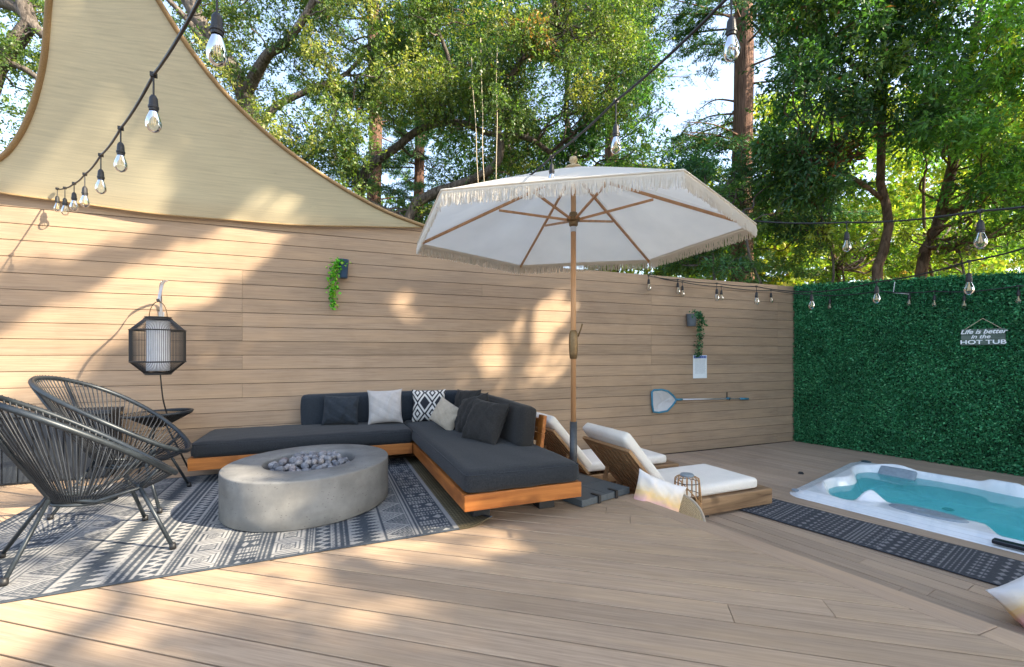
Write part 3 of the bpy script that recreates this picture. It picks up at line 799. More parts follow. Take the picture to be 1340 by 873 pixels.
xs = np.linspace(X0, X1, nx+1); ys = np.linspace(Y0, Y1, ny+1); XX, YY = np.meshgrid(xs, ys, indexing='ij')
Wm = np.zeros_like(XX); BR = np.zeros_like(XX)
for hi, lo, kd in bands:
    k = (XX <= hi) & (XX > lo); u = (XX-lo)/(hi-lo); y = YY
    fr1 = lambda a: a-np.floor(a)
    if kd == 'dark': w = np.zeros_like(u)
    elif kd == 'white': w = np.ones_like(u)
    elif kd == 'lines': w = (fr1(u*2.5+.2) < .55)*1.
    elif kd == 'stripes': w = ((fr1(u*3) < .35) & (fr1(y*40+u*9) < .8))*.8
    elif kd == 'brown': w = (fr1(u*9) < .4)*.5*(fr1(y*55) < .7); BR = np.where(k, 1., BR)
    elif kd == 'dash':
        r = fr1(y/.085); g1 = (fr1(u*9+.2*np.floor(y/.085)) < .6) & (((r > .12) & (r < .42)) | ((r > .55) & (r < .85)))
        blk = (np.floor(y/.085) % 3) == 1
        g1 = np.where(blk, (np.abs(fr1(u*2)-.5)*2+np.abs(r-.5)*2 < .8) & (fr1(u*9) < .7), g1)
        w = (g1 & (u > .05) & (u < .95))*1.
    elif kd == 'chev':
        p = .22; a = np.abs(fr1(y/p)-.5)*2; q = a-u; w = np.where(q > 0, fr1(q*4.5) < .72, fr1(-q*5) < .4)*1.
    elif kd == 'teeth':
        p = .052; a = np.abs(fr1(y/p)-.5)*2; uu = np.where(u < .5, u*2, (1-u)*2); w = (a*.8+.05 > uu)*1.; w = np.where((u > .44) & (u < .56), 0., w)
    elif kd == 'zig':
        p = .06; a = np.abs(fr1(y/p)-.5)*2; w = (np.abs(u-(.25+.5*a)) < .17)*1.; w = np.where((u < .08) | (u > .92), 1., w)
    elif kd == 'conc':
        p = .17; a = np.abs(fr1(y/p)-.5)*2; b = np.abs(u-.5)*2; q = np.maximum(a, b) if True else a+b
        w = (fr1(q*3.6+.15) < .62)*1.; w = np.where((a+b) < .5, fr1((a+b)*6) < .5, w)
    Wm = np.where(k, w, Wm)
ed = (XX < X0+.02) | (XX > X1-.02) | (YY < Y0+.02) | (YY > Y1-.02); Wm = np.where(ed, 0., Wm)
nz = RG.random(XX.shape); Wm = np.clip(Wm*(.80+.25*nz)+.10*nz, 0, 1)
wear = .5+.5*np.sin(XX*3.1+1.2*np.sin(YY*2.3)); 
dk = np.array([.040, .052, .068]); lt = np.array([.38, .37, .35]); lt2 = np.array([.39, .38, .36])
col = dk + Wm[..., None]*((lt-dk)*(1-wear[..., None]*.25))
col = np.where(BR[..., None] > .5, np.array([.075, .062, .035])+Wm[..., None]*np.array([.20, .16, .09]), col)
ZZ = .0085 + .0015*np.sin(XX*7+YY*3)
cu = np.clip((XX-(X1-.16))/.16, 0, 1)*np.clip(((Y0+.22)-YY)/.22, 0, 1); ZZ = ZZ + .05*cu**1.5
YYr = YY + (XX-X0)*.028 - .02
V = np.stack([XX, YYr, ZZ], -1).reshape(-1, 3)
I = (np.arange(nx)[:, None]*(ny+1)+np.arange(ny)[None]).ravel(); F = np.stack([I, I+ny+1, I+ny+2, I+1], 1)
me = bpy.data.meshes.new('rug'); me.vertices.add(len(V)); me.vertices.foreach_set('co', V.ravel().astype(np.float32))
me.loops.add(F.size); me.loops.foreach_set('vertex_index', F.ravel().astype(np.int32)); me.polygons.add(len(F)); me.polygons.foreach_set('loop_start', np.arange(0, F.size, 4, dtype=np.int32)); me.update(calc_edges=True)
cc = np.ones((len(V), 4), dtype=np.float32); cc[:, :3] = col.reshape(-1, 3); t = me.attributes.new('tint', 'FLOAT_COLOR', 'POINT'); t.data.foreach_set('color', cc.ravel()); me.shade_smooth(); me.materials.append(MT['rug'])
rg = bpy.data.objects.new('rug', me); C.objects.link(rg); tag(rg, 'large blue grey and white geometric outdoor rug under the fire pit', 'rug')
s_ = rg.modifiers.new('t', 'SOLIDIFY'); s_.thickness = .006

# ================================================================== CHAIRS
def egg(t, L=1.02, Wd=.76):
    # t=0 front tip ; ring in its own plane, x forward, y side
    x = math.cos(t)*L/2; y = math.sin(t)*Wd/2*(1-.10*math.cos(t)); return x, y
def make_chair():
    root = thing('string_chair', '', 'chair')
    tilt = R(33); fz = .375; 
    def ring(t, k=1.):
        x, y = egg(t); x *= k; y *= k
        X = .50-(.51-x)*math.cos(tilt); Z = fz+(.51-x)*math.sin(tilt)
        return Vector((X, y, Z-.02*math.cos(2*t)))
    n = 72; a = MB(); a.tube([ring(2*PI*i/n) for i in range(n)], .0155, 10, closed=True); a.build('ring', MT['frame'], root, smooth=True)
    # cords from the ring down to a small oval
    bc = Vector((.10, 0, .285)); nc = 92; a = MB()
    def bot(t): return bc + Vector((.13*math.cos(t), .085*math.sin(t), .012*math.cos(t)*-1))
    for i in range(nc):
        t = 2*PI*i/nc; p = ring(t); q = bot(t+.25*math.sin(t)); mid = p.lerp(q, .5)+Vector((0, 0, -.018))
        a.tube([p, p.lerp(q, .25)+Vector((0, 0, -.012)), mid, p.lerp(q, .78)+Vector((0, 0, -.010)), q], .0034, 5, cap=False)
        a.tube([p+Vector((0, 0, -.016)), p + Vector((0, 0, .0165)), p+(q-p).normalized()*.03], .0042, 5, cap=False)
        a.tube([q, bot(t+PI*.8)], .0034, 4, cap=False)
    a.build('cord_seat', MT['cordm'], root, smooth=True)
    a = MB(); a.tube([bot(2*PI*i/24)-Vector((0, 0, .012)) for i in range(24)], .009, 8, closed=True); a.build('base_ring', MT['frame'], root, smooth=True)
    for s in (-1, 1):
        ff = Vector((.42, s*.33, .012)); rf = Vector((-.20, s*.22, .012)); j = Vector((-.04, s*.04, .325)); fj = Vector((.30, s*.21, .34))
        a = MB(); a.tube([ff, fj], .0105, 8); a.build('leg', MT['frame'], root, smooth=True)
        a = MB(); a.tube([rf, j], .0105, 8); a.build('leg', MT['frame'], root, smooth=True)
        a = MB(); a.tube([fj, fj.lerp(j, .5)+Vector((0, 0, -.045)), j+Vector((.03, 0, -.01)), j, ring(PI-s*.50).lerp(j, .5)+Vector((0, 0, -.03)), ring(PI-s*.50)+Vector((0, 0, -.015))], .0105, 8)
        a.tube([fj, ring(s*.75)], .009, 8)
        a.build('side_rod', MT['frame'], root, smooth=True)
        for f_ in (ff, rf):
            a = MB(); a.lathe([(.0, -.012), (.016, -.012), (.017, .004), (.013, .02), (0, .02)], 12, tuple(f_)); a.build('foot_cap', MT['cable'], root, smooth=True)
    a = MB(); a.tube([(-.04, -.04, .325), (-.04, .04, .325)], .0095, 8); a.tube([(.30, -.21, .34), (.30, .21, .34)], .0095, 8); a.build('crossbar', MT['frame'], root, smooth=True)
    return root
ch = make_chair()
ch.location = (-1.31, 3.135, .010); ch.rotation_euler = (0, 0, R(27)); tag(ch, 'black string chair nearest the camera, cut by the left edge, its ring in sunlight', 'chair', 'black string lounge chairs')
c2_ = copy_tree(ch); c2_.location = (-1.46, 4.09, .010); c2_.rotation_euler = (0, 0, R(-1)); tag(c2_, 'farther black string chair, beside the low end of the sofa', 'chair', 'black string lounge chairs')

# side table
T = Vector((-1.385, 4.93, 0)); stb = thing('side_table', 'black woven dish side table below the hanging lantern', 'table', tuple(T))
a = MB(); a.tube([T+Vector((.25*math.cos(t*PI/24), .25*math.sin(t*PI/24), .56+.012*math.cos(t*PI/24))) for t in range(48)], .011, 8, closed=True); a.build('rim', MT['frame'], stb, smooth=True)
a = MB()
for i in range(80):
    t = 2*PI*i/80; a.tube([T+Vector((.25*math.cos(t), .25*math.sin(t), .56)), T+Vector((.05*math.cos(t), .05*math.sin(t), .445))], .0055, 4, cap=False)
a.lathe([(0, .44), (.07, .442), (.07, .45), (0, .452)], 16, tuple(T)); a.build('cord_dish', MT['cordm'], stb, smooth=True)
a = MB(); a.lathe([(0, 0), (.235, 0), (.235, .004), (0, .004)], 40, (T.x, T.y, .556)); a.build('glass_top', MT['glass'], stb)
for k in range(3):
    t = k*2*PI/3+.4; a = MB(); a.tube([T+Vector((.23*math.cos(t), .23*math.sin(t), .008)), T+Vector((.06*math.cos(t), .06*math.sin(t), .44)), T+Vector((.2*math.cos(t), .2*math.sin(t), .55))], .008, 8); a.build('leg', MT['frame'], stb, smooth=True)

# storage box
bx = thing('storage_box', 'low dark slatted storage box against the fence', 'box', (-2.6, 5.05, 0))
a = MB(); a.box((-3.0, 5.17, .28), (2.44, .26, .55)); a.build('body', MT['boxdark'], bx, bevel=.006)
a = MB()
for i in range(25): a.box((-4.17+i*.0975, 5.035, .27), (.088, .014, .50))
a.box((-1.775, 5.17, .27), (.014, .24, .5))
a.build('front_slats', MT['boxdark'], bx, bevel=.003)
a = MB(); a.box((-3.0, 5.165, .577), (2.50, .30, .04)); a.build('lid', MT['boxdark'], bx, bevel=.008)

# ================================================================== LANTERN on its bracket
LC = at(207, 453, 3.98); LC = ony(207, 453, 4.62)
ln = thing('hanging_lantern', 'octagonal black string lantern with white cylinder hanging beside the fence', 'lantern', tuple(LC))
rr = .187; hh = .225; ch_ = .095
prof = [(rr-ch_, hh), (rr, hh-ch_), (rr, -hh+ch_), (rr-ch_, -hh)]
a = MB()
for r, z in prof: a.tube([LC+Vector((r*math.cos(k*PI/24), r*math.sin(k*PI/24), z)) for k in range(48)], .006, 6, closed=True)
a.build('hoops', MT['cable'], ln, smooth=True)
a = MB()
for k in range(96):
    t = 2*PI*k/96; a.tube([LC+Vector((r*math.cos(t), r*math.sin(t), z)) for r, z in prof], .0019, 4, cap=False)
a.build('strings', MT['cable'], ln)
a = MB(); a.lathe([(0, -.205), (.078, -.205), (.08, -.2), (.08, .205), (.078, .21), (0, .21)], 32, tuple(LC)); a.build('diffuser', MT['lantwhite'], ln, smooth=False)
a = MB(); a.lathe([(0, .212), (rr-ch_, .236), (rr-ch_, .242), (0, .245)], 32, tuple(LC)); a.lathe([(0, -.24), (.09, -.238), (.09, -.222), (0, -.212)], 24, tuple(LC)); a.build('cap', MT['cable'], ln)
a = MB(); a.tube([LC+Vector((.075*math.cos(t*PI/12)*RT[0], .075*math.cos(t*PI/12)*RT[1], .24+.13*math.sin(t*PI/12))) for t in range(13)], .0035, 6); a.build('handle', MT['brass'], ln, smooth=True)
a = MB(); wp = [LC+Vector((.015, 0, -.24)), LC+Vector((.02, .05, -.45)), LC+Vector((.03, .15, -.62))]; a.tube(smooth_path(wp, 4), .005, 6); a.build('cord', MT['cable'], ln)
BW_ = Vector((-1.47, WY, 1.34)); tip = LC+Vector((.005, 0, .40))
br = thing('wall_bracket', 'arched grey metal hanger holding the string lantern', 'bracket', tuple(BW_))
pth = smooth_path([BW_+Vector((0, -.012, -.12)), BW_+Vector((0, -.014, .12)), Vector((BW_.x+.01, WY-.06, 1.62)), Vector((BW_.x+.06, WY-.25, 1.73)), Vector((tip.x-.02, 4.9, 1.73)), Vector((tip.x, tip.y+.1, 1.69)), tip+Vector((0, .02, .03)), tip+Vector((0, 0, -.03)), tip+Vector((0, -.03, -.01))], 5)
a = MB()
for p, q in zip(pth[:-1], pth[1:]): a.beam(p, q, .022, .006, up=(0, -1, .3))
a.build('arm', MT['metal'], br)
a = MB(); a.box(BW_+Vector((0, -.004, 0)), (.045, .008, .3)); a.build('wall_plate', MT['metal'], br, bevel=.002)

# ================================================================== UMBRELLA
U = Vector((1.79, 3.13, 0)); fw = Vector((FW[0], FW[1], 0)); rt = Vector((RT[0], RT[1], 0))
um = thing('patio_umbrella', 'cream fringed patio umbrella open above the sofa end', 'umbrella', tuple(U))
zt, ze, Rr = 2.53, 2.02, 1.31
def pol(ang, r): t = R(ang); return rt*math.cos(t)*r+fw*math.sin(t)*r
angs = [-12.5+60*k for k in range(6)]
a = MB(); vs = []; fs = []; ns, nr = 16, 14
for k in range(6):
    A = pol(angs[k], 1); B = pol(angs[k]+60, 1); o = len(vs)
    for i in range(nr+1):
        r = .05+(Rr-.05)*i/nr
        for j in range(ns+1):
            u = j/ns; p = A.lerp(B, u)*r; z = zt-(zt-ze)*(i/nr)**1.04 + .004*math.sin(PI*u)*(i/nr) - .016*math.sin(PI*u)*math.sin(PI*i/nr)*math.sin(u*9+k)
            vs.append(U+p+Vector((0, 0, z)))
    fs += [(o+i*(ns+1)+j, o+(i+1)*(ns+1)+j, o+(i+1)*(ns+1)+j+1, o+i*(ns+1)+j+1) for i in range(nr) for j in range(ns)]
a.add(vs, fs); cn = a.build('canopy', MT['canopy'], um, smooth=True)
a = MB(); seg = []
for k in range(6):
    A = pol(angs[k], Rr); B = pol(angs[k]+60, Rr)
    for j in range(40): u = j/40; seg.append(U+A.lerp(B, u)+Vector((0, 0, ze+.004*math.sin(PI*u))))
hemr = MB(); hemr.tube(seg, .006, 6, closed=True); hemr.build('hem', MT['fringe'], cn, smooth=True)
rs = random.Random(6); fm = MB(); vm = MB()
for i in range(len(seg)):
    p = seg[i]; q = seg[(i+1) % len(seg)]; vm.add([p, q, q-Vector((0, 0, .03)), p-Vector((0, 0, .03))], [(0, 1, 2, 3)])
    for s in range(8):
        c = p.lerp(q, (s+rs.uniform(.1, .9))/8); L = rs.uniform(.080, .098); out = (c-U); out.z = 0; out.normalize(); sw = rs.uniform(-.010, .010)
        tn = Vector((-out.y, out.x, 0))
        fm.tube([c-Vector((0, 0, .015)), c-Vector((0, 0, L*.55))+tn*sw*.4+out*rs.uniform(-.004, .008), c-Vector((0, 0, L))+tn*sw+out*rs.uniform(-.006, .01)], [.0030, .0028, .0022], 3, cap=False)
vm.build('valance', MT['fringe'], cn); fm.build('fringe', MT['fringe'], cn)
for k in range(6):
    e = pol(angs[k], 1); a = MB(); a.beam(U+e*.05+Vector((0, 0, zt-.045)), U+e*(Rr-.01)+Vector((0, 0, ze-.014)), .016, .022); rb = a.build('rib', MT['polew'], um, bevel=.003)
    a = MB(); a.beam(U+e*.035+Vector((0, 0, 2.135)), U+e*.60+Vector((0, 0, zt-(zt-ze)*.46-.045)), .014, .018); a.build('strut', MT['polew'], um, bevel=.002)
a = MB(); a.tube([U+Vector((0, 0, .54)), U+Vector((0, 0, 2.55))], .0205, 20); a.build('pole', MT['polew'], um, smooth=True)
a = MB(); a.lathe([(.022, 2.08), (.034, 2.09), (.036, 2.115), (.05, 2.125), (.052, 2.15), (.036, 2.165), (.03, 2.19), (.022, 2.195)], 24, (U.x, U.y, 0)); a.build('runner_hub', MT['brass'], um, smooth=False)
a = MB(); a.lathe([(.022, 2.04), (.0225, 2.045), (.0225, 2.08), (.022, 2.083)], 20, (U.x, U.y, 0)); a.build('collar', MT['alu'], um)
a = MB(); a.lathe([(.055, 2.50), (.06, 2.53), (.075, 2.535), (.06, 2.55), (.022, 2.565), (.018, 2.575), (.030, 2.59), (.033, 2.605), (.026, 2.625), (0, 2.635)], 24, (U.x, U.y, 0)); a.build('finial', MT['wicker'], um, smooth=True)
a = MB(); a.lathe([(.021, 1.045), (.028, 1.05), (.033, 1.09), (.036, 1.15), (.034, 1.235), (.028, 1.26), (.021, 1.27)], 20, (U.x, U.y, 0)); a.tube([U+Vector((.03, -.02, 1.22)), U+Vector((.055, -.03, 1.29)), U+Vector((.06, -.035, 1.32))], .006, 6); a.build('crank', MT['brass'], um, smooth=True)
# bulbs laid over the canopy
ub = thing('umbrella_base', 'dark grey square umbrella base with straps on the deck edge', 'umbrella base', (U.x, U.y, 0))
a = MB(); a.tube([U+Vector((0, 0, .05)), U+Vector((0, 0, .555))], .029, 20); a.lathe([(.06, .058), (.06, .075), (.034, .09), (.034, .10)], 20, (U.x, U.y, 0)); a.build('sleeve', MT['sleeve'], ub, smooth=True)
rz = R(16); cu_, su_ = math.cos(rz), math.sin(rz)
def ubp(x, y, z): return (1.845+cu_*x-su_*y, 3.115+su_*x+cu_*y, z)
for sx in (-1, 1):
    for sy in (-1, 1):
        a = MB(); a.box(ubp(sx*.134, sy*.134, .028), (.267, .267, .048), rz=rz); a.build('weight_panel', MT['basedark'], ub, bevel=.004)
for sx in (-.09, .10):
    a = MB(); a.box(ubp(sx, -.272, .03), (.028, .012, .058), rz=rz); a.box(ubp(sx, -.235, .056), (.028, .075, .006), rz=rz); a.build('strap', MT['cable'], ub, bevel=.002)

# ================================================================== LOUNGERS (lower deck)
def make_lounger(wl_=.0):
    """origin at the deck under the near foot corner; x towards the foot end"""
    root = thing('sun_lounger', '', 'sun lounger', (0, 0, 0)); W = .70
    a = MB(); a.box((-.45, .36, .095), (.90, W+.03, .145)); a.build('platform', MT['timber'], root, bevel=.008)
    for yy in (.02, .70): a = MB(); a.box((-1.12, yy, .10), (.46, .05, .09)); a.build('side_rail', MT['rail'], root, bevel=.004)
    for y in (.05, .67):
        for x in (-.85, -.06): a = MB(); a.box((x, y, .011), (.09, .09, .02)); a.build('leg', MT['black'], root)
    hx, hz = -1.24, .165; ang = R(49); dx, dz = -math.cos(ang), math.sin(ang); L = .66
    M = Matrix(((dx, 0, dz), (0, 1, 0), (dz, 0, -dx))).transposed().transposed()
    ux = Vector((dx, 0, dz)); un = Vector((dz, 0, -dx))    # un points up/forward
    def P(l, y, n): return Vector((hx, 0, hz))+ux*l+Vector((0, y, 0))+un*n
    a = MB()
    for y in (.025, .695): a.beam(P(0, y, 0), P(L, y, 0), .045, .03, up=un)
    a.beam(P(L-.02, .05, 0), P(L-.02, .67, 0), .045, .03, up=un); a.beam(P(.02, .05, 0), P(.02, .67, 0), .045, .03, up=un)
    a.build('back_frame', MT['rail'], root, bevel=.003)
    a = MB(); n = 8
    for i in range(n): y = .05+(.62)*(i+.5)/n; a.beam(P(.045, y, -.008), P(L-.045, y, -.008), .034, .02, up=un)
    a.build('back_slats', MT['slat'], root, bevel=.002)
    for y in (.09, .63): a = MB(); a.beam(P(.30, y, -.02), Vector((hx-.30, y, .02)), .03, .03, up=(0, 1, 0)); a.build('prop', MT['rail'], root, bevel=.002)
    n_ = 9
    a = MB()
    for i in range(5): a.box((-1.2+i*.0, .36, .15), (.02, .66, .02))
    a.build('crossbar', MT['rail'], root)
    # mattress: seat and raised back
    rbox((1.13, .67, .10), .035, 14, .008, .001, 5, (-.70, .37, .222)).build('seat_mattress', MT['cream'], root, smooth=True)
    sm_ = [o for o in root.children if o.name.startswith('seat_mattress')][0]
    for z in (.190, .254): piping(sm_, MT['cream'], 1.118, .658, z, (-.70, .37), .035, .004)
    c = P(L*.5+.05, .365, .072); M = Matrix((ux, Vector((0, 1, 0)), un)).transposed()
    if M.determinant() < 0: M = Matrix((ux, Vector((0, -1, 0)), un)).transposed()
    rbox((L+.10, .66, .10), .035, 14, .010, .001, 6, c, M).build('back_mattress', MT['cream'], root, smooth=True)
    return root
lg = make_lounger(); lg.location = (3.975, 3.13, LZ); lg.rotation_euler = (0, 0, R(1)); tag(lg, 'nearer sun lounger on a weathered timber block, cream mattress and raised slatted back', 'sun lounger', 'sun loungers with raised backs')
l2 = copy_tree(lg); l2.location = (3.86, 4.26, LZ); tag(l2, 'farther sun lounger next to the fence, partly hidden by the umbrella pole', 'sun lounger', 'sun loungers with raised backs')

# pastel pillows, wicker tray, bamboo lantern
def pil2(name, label, *a, **k): o = pil(name, label, *a, **k); return o
Mx = basis((-.35, -1, .35), (.42, 0, 1))
tag(pillow(.38, .44, .15, Mx, at(858, 662, 3.42), 31, 30, .009).build('pastel_pillow', MT['pastel'], None, smooth=True), 'pastel tie dye pillow propped against the nearer lounger', 'pillow')
pc = at(1376, 818, 2.42)
tag(pillow(.42, .34, .20, basis((-.5, -.65, .75), (-.1, .6, .7)), (pc.x, pc.y, max(pc.z, LZ+.12)), 33, 30, .009).build('pastel_pillow', MT['pastel'], None, smooth=True), 'pink and yellow tie dye pillow lying by the striped runner, cut by the right edge', 'pillow')
wt = at(884, 688, 3.52); wt.z = LZ+.185
wr_ = thing('wicker_tray', 'round woven wicker tray leaning on edge behind the deck step', 'tray', tuple(wt)); Mw = basis((-.5, -1, .85))
a = MB()
for i in range(16):
    r = .012+i*.0125; n = 40; a.tube([Mw @ Vector((r*math.cos(2*PI*k/n), r*math.sin(2*PI*k/n), .004*((k+i) % 2)))+wt for k in range(n)], .0072, 5, closed=True)
a.build('woven_disc', MT['wicker'], wr_, smooth=True)
a = MB(); a.tube([Mw @ Vector((.213*math.cos(2*PI*k/60), .213*math.sin(2*PI*k/60), .0))+wt for k in range(60)], .013, 8, closed=True); a.build('rim', MT['beige'], wr_, smooth=True)
bl = at(899, 640, 3.86); bl.z = LZ; bln = thing('bamboo_lantern', 'small bamboo cage lantern standing beside the nearer lounger', 'lantern', tuple(bl))
a = MB(); nb = 16; rB = .10; hB = .43
for k in range(nb):
    t = 2*PI*k/nb; c, s_ = math.cos(t), math.sin(t)
    a.tube(smooth_path([bl+Vector((c*rB*.9, s_*rB*.9, .01)), bl+Vector((c*rB, s_*rB, .08)), bl+Vector((c*rB, s_*rB, hB-.06)), bl+Vector((c*rB*.85, s_*rB*.85, hB-.015)), bl+Vector((c*rB*.5, s_*rB*.5, hB))], 3), .0036, 6)
a.build('cage', MT['bamboo'], bln, smooth=True)
a = MB()
for z, r in ((.012, .092), (.15, .101), (.28, .101), (.38, .099)): a.tube([bl+Vector((r*math.cos(k*PI/16), r*math.sin(k*PI/16), z)) for k in range(32)], .0032, 6, closed=True)
a.build('hoops', MT['cable'], bln, smooth=True)
a = MB(); a.lathe([(0, 0), (.055, 0), (.058, .012), (.05, .022), (0, .024)], 24, (bl.x, bl.y, LZ+hB-.005)); a.build('lid', MT['tubgrey'], bln)
a = MB(); a.tube(smooth_path([bl+rt*-.07+Vector((0, 0, hB-.03)), bl-fw*.11+rt*.0+Vector((0, 0, hB-.12)), bl-fw*.12+rt*.07+Vector((0, 0, hB-.2)), bl+rt*.115+Vector((0, 0, hB-.14)), bl+rt*.1+Vector((0, 0, hB-.02))], 5), .005, 6); a.build('handle', MT['bamboo'], bln, smooth=True)
a = MB(); a.lathe([(0, .01), (.038, .012), (.038, .14), (0, .142)], 20, (bl.x, bl.y, LZ)); a.build('candle', MT['lantwhite'], bln, smooth=False)

# ================================================================== HOT TUB
ht = thing('hot_tub', 'sunken white marbled hot tub full of turquoise water', 'hot tub', tuple(TFL))
def sm(a, b, x): t = min(1, max(0, (x-a)/(b-a))); return t*t*(3-2*t)
TW, TL = 2.28, 2.42
def tubp(u, v, z): p = TFL.lerp(TBL, u).lerp(TFR.lerp(TBR, u), v); return Vector((p.x, p.y, LZ+z))
def tubh(u, v):
    x = u*TW; y = v*TL; dx = min(x, TW-x); dy = min(y, TL-y)
    rc = .16
    if dx < rc and dy < rc: d = rc-math.hypot(rc-dx, rc-dy)
    else: d = min(dx, dy)
    # rim shelf that swells at the front for the console
    w = .15 + .0; fr0 = x
    con = sm(.52, .68, y)*(1-sm(1.42, 1.58, y))*.25
    corner = .16*(1-sm(.0, .55, math.hypot(x-.0, y-.0)))
    inx = (x-(.15+con+corner)); inb = (TW-x)-.15-.03*math.sin(y*5); iny = y-.20-.06*math.sin(x*6.5); inr = TL-y-.16
    q = min(inx, inb, iny, inr)
    cr = .22
    if inx < cr and iny < cr: q = cr-math.hypot(cr-inx, cr-iny)
    if inb < cr and iny < cr: q = cr-math.hypot(cr-inb, cr-iny)
    lip = .020*sm(.0, .012, d)+.018*sm(.045, .055, d)+.020*sm(.09, .102, d)+.010*sm(.13, .145, d)
    z = -.01+lip - .012*sm(.0, .1, q)
    z -= .27*sm(.0, .13, q)
    # deep foot well
    fx, fy = x-1.12, y-1.42; rr_ = math.hypot(fx/.50, fy/.78); z -= .27*(1-sm(.74, .90, rr_))
    # raised near-left seat and ripple of the moulded backrests
    sx, sy = x-.55, y-.48; z += .10*(1-sm(.20, .36, math.hypot(sx, sy)))
    if q > 0 and q < .14: z += .016*math.sin((x+y)*15)*math.sin(PI*q/.14)
    z += .05*(1-sm(.10, .26, math.hypot(x-1.95, y-.5))) + .04*(1-sm(.08, .2, abs(y-1.35)))*sm(1.5, 1.8, x)
    if d < .004: z = -.03
    return z, d, q
nuu, nvv = 150, 160; vs = []
for i in range(nuu+1):
    for j in range(nvv+1):
        u = i/nuu; v = j/nvv; z, d, q = tubh(u, v)
        x = u*TW; y = v*TL; dx = min(x, TW-x); dy = min(y, TL-y); uu, vv = u, v
        if d < 0: # pull square corner onto the rounded one
            rc = .16; cx = rc if x < TW/2 else TW-rc; cy = rc if y < TL/2 else TL-rc; ax, ay = x-cx, y-cy; l = math.hypot(ax, ay); uu = (cx+ax/l*rc)/TW; vv = (cy+ay/l*rc)/TL; z = -.03
        vs.append(tubp(uu, vv, z))
a = MB(); a.add(vs, [(i*(nvv+1)+j, (i+1)*(nvv+1)+j, (i+1)*(nvv+1)+j+1, i*(nvv+1)+j+1) for i in range(nuu) for j in range(nvv)]); a.build('shell', MT['acrylic'], ht, smooth=True)
WZ = -.028
a = MB(); nn = 40; vs = []
for i in range(nn+1):
    for j in range(nn+1): vs.append(tubp(.055+.89*i/nn, .06+.88*j/nn, WZ))
a.add(vs, [(i*(nn+1)+j+1, (i+1)*(nn+1)+j+1, (i+1)*(nn+1)+j, i*(nn+1)+j) for i in range(nn) for j in range(nn)]); K_ = len(a.v); rim_ = [i*(nn+1) for i in range(nn+1)]+[nn*(nn+1)+j for j in range(1, nn+1)]+[i*(nn+1)+nn for i in range(nn-1, -1, -1)]+[j for j in range(nn-1, 0, -1)]
a.v += [(a.v[i][0], a.v[i][1], LZ-.80) for i in rim_]; nr_ = len(rim_)
a.f += [(rim_[i], rim_[(i+1) % nr_], K_+(i+1) % nr_, K_+i) for i in range(nr_)] + [tuple(K_+i for i in range(nr_))]
a.build('water', MT['water'], ht, smooth=False)
def uvof(px, py, z=.05):
    p = onz(px, py, LZ+z); best = (9, 0, 0)
    for i in range(81):
        for j in range(81):
            q = tubp(i/80, j/80, z); d = (q.x-p.x)**2+(q.y-p.y)**2
            if d < best[0]: best = (d, i/80, j/80)
    return best[1:]
def tub_disc(name, px, py, r, mat, under=False, sx=1., th=.012):
    zg = -.30 if under else .05
    for _ in range(3): u, v = uvof(px, py, zg); zg = tubh(u, v)[0]+.004
    p = tubp(u, v, zg); a = MB(); a.lathe([(0, 0), (r, 0), (r, th*.5), (r*.75, th), (r*.6, th*.55), (r*.3, th*.6), (r*.2, th), (0, th)], 24, tuple(p), 1, sx); return a.build(name, mat, ht, smooth=True)
for px, py, r in ((1135, 633, .055), (1162, 635, .065), (1240, 667, .05), (1291, 676, .03), (1318, 690, .03), (1245, 642, .04), (1274, 648, .04)): tub_disc('jet', px, py, r, MT['jet'], True)
for px, py, r in ((1041, 642, .035), (1311, 637, .075), (1080, 618, .03), (1212, 617, .05)): tub_disc('rim_fitting', px, py, r, MT['tubgrey'] if r < .06 else MT['alu'])
# headrest at the back left corner, console cushion at the front, control panel
p = tubp(.90, .215, .035); M_ = basis((-.75, -.1, .65), (0, 0, 1)); rbox((.36, .15, .04), .019, 10, .006, 0, 0, p+Vector((-.05, 0, -.035)), M_).build('headrest', MT['tubgrey'], ht, smooth=True)
uc, vc = uvof(1215, 672, .06); pc_ = tubp(uc, vc, .062); hd_ = math.atan2((TFR-TFL).y, (TFR-TFL).x)
a = MB(); a.lathe([(0, 0), (1, 0), (1, .008), (.93, .02), (.35, .020), (.33, .012), (0, .012)], 48, (0, 0, 0)); 
vs_ = [Vector((v[0]*.27, v[1]*.105, v[2])) for v in a.v]; Mr = Matrix.Rotation(hd_, 3, 'Z'); a.v = [tuple(Mr @ v + Vector((pc_.x, pc_.y, LZ+.056))) for v in vs_]; a.build('console_pad', MT['tubgrey'], ht, smooth=False)
u1, v1 = uvof(1335, 716, .04); p1 = tubp(.02, v1, .03)
a = MB(); a.box((p1.x-.0, p1.y, LZ+.042), (.26, .075, .03), rz=hd_); a.build('control_panel', MT['darkpanel'], ht, bevel=.006)
p = onz(1048, 620, LZ); a = MB(); a.lathe([(0, 0), (.032, 0), (.032, .008), (.02, .022), (0, .024)], 16, tuple(p)); tag(a.build('deck_plug', MT['black']), 'small black cap lying on the deck behind the hot tub', 'cap')

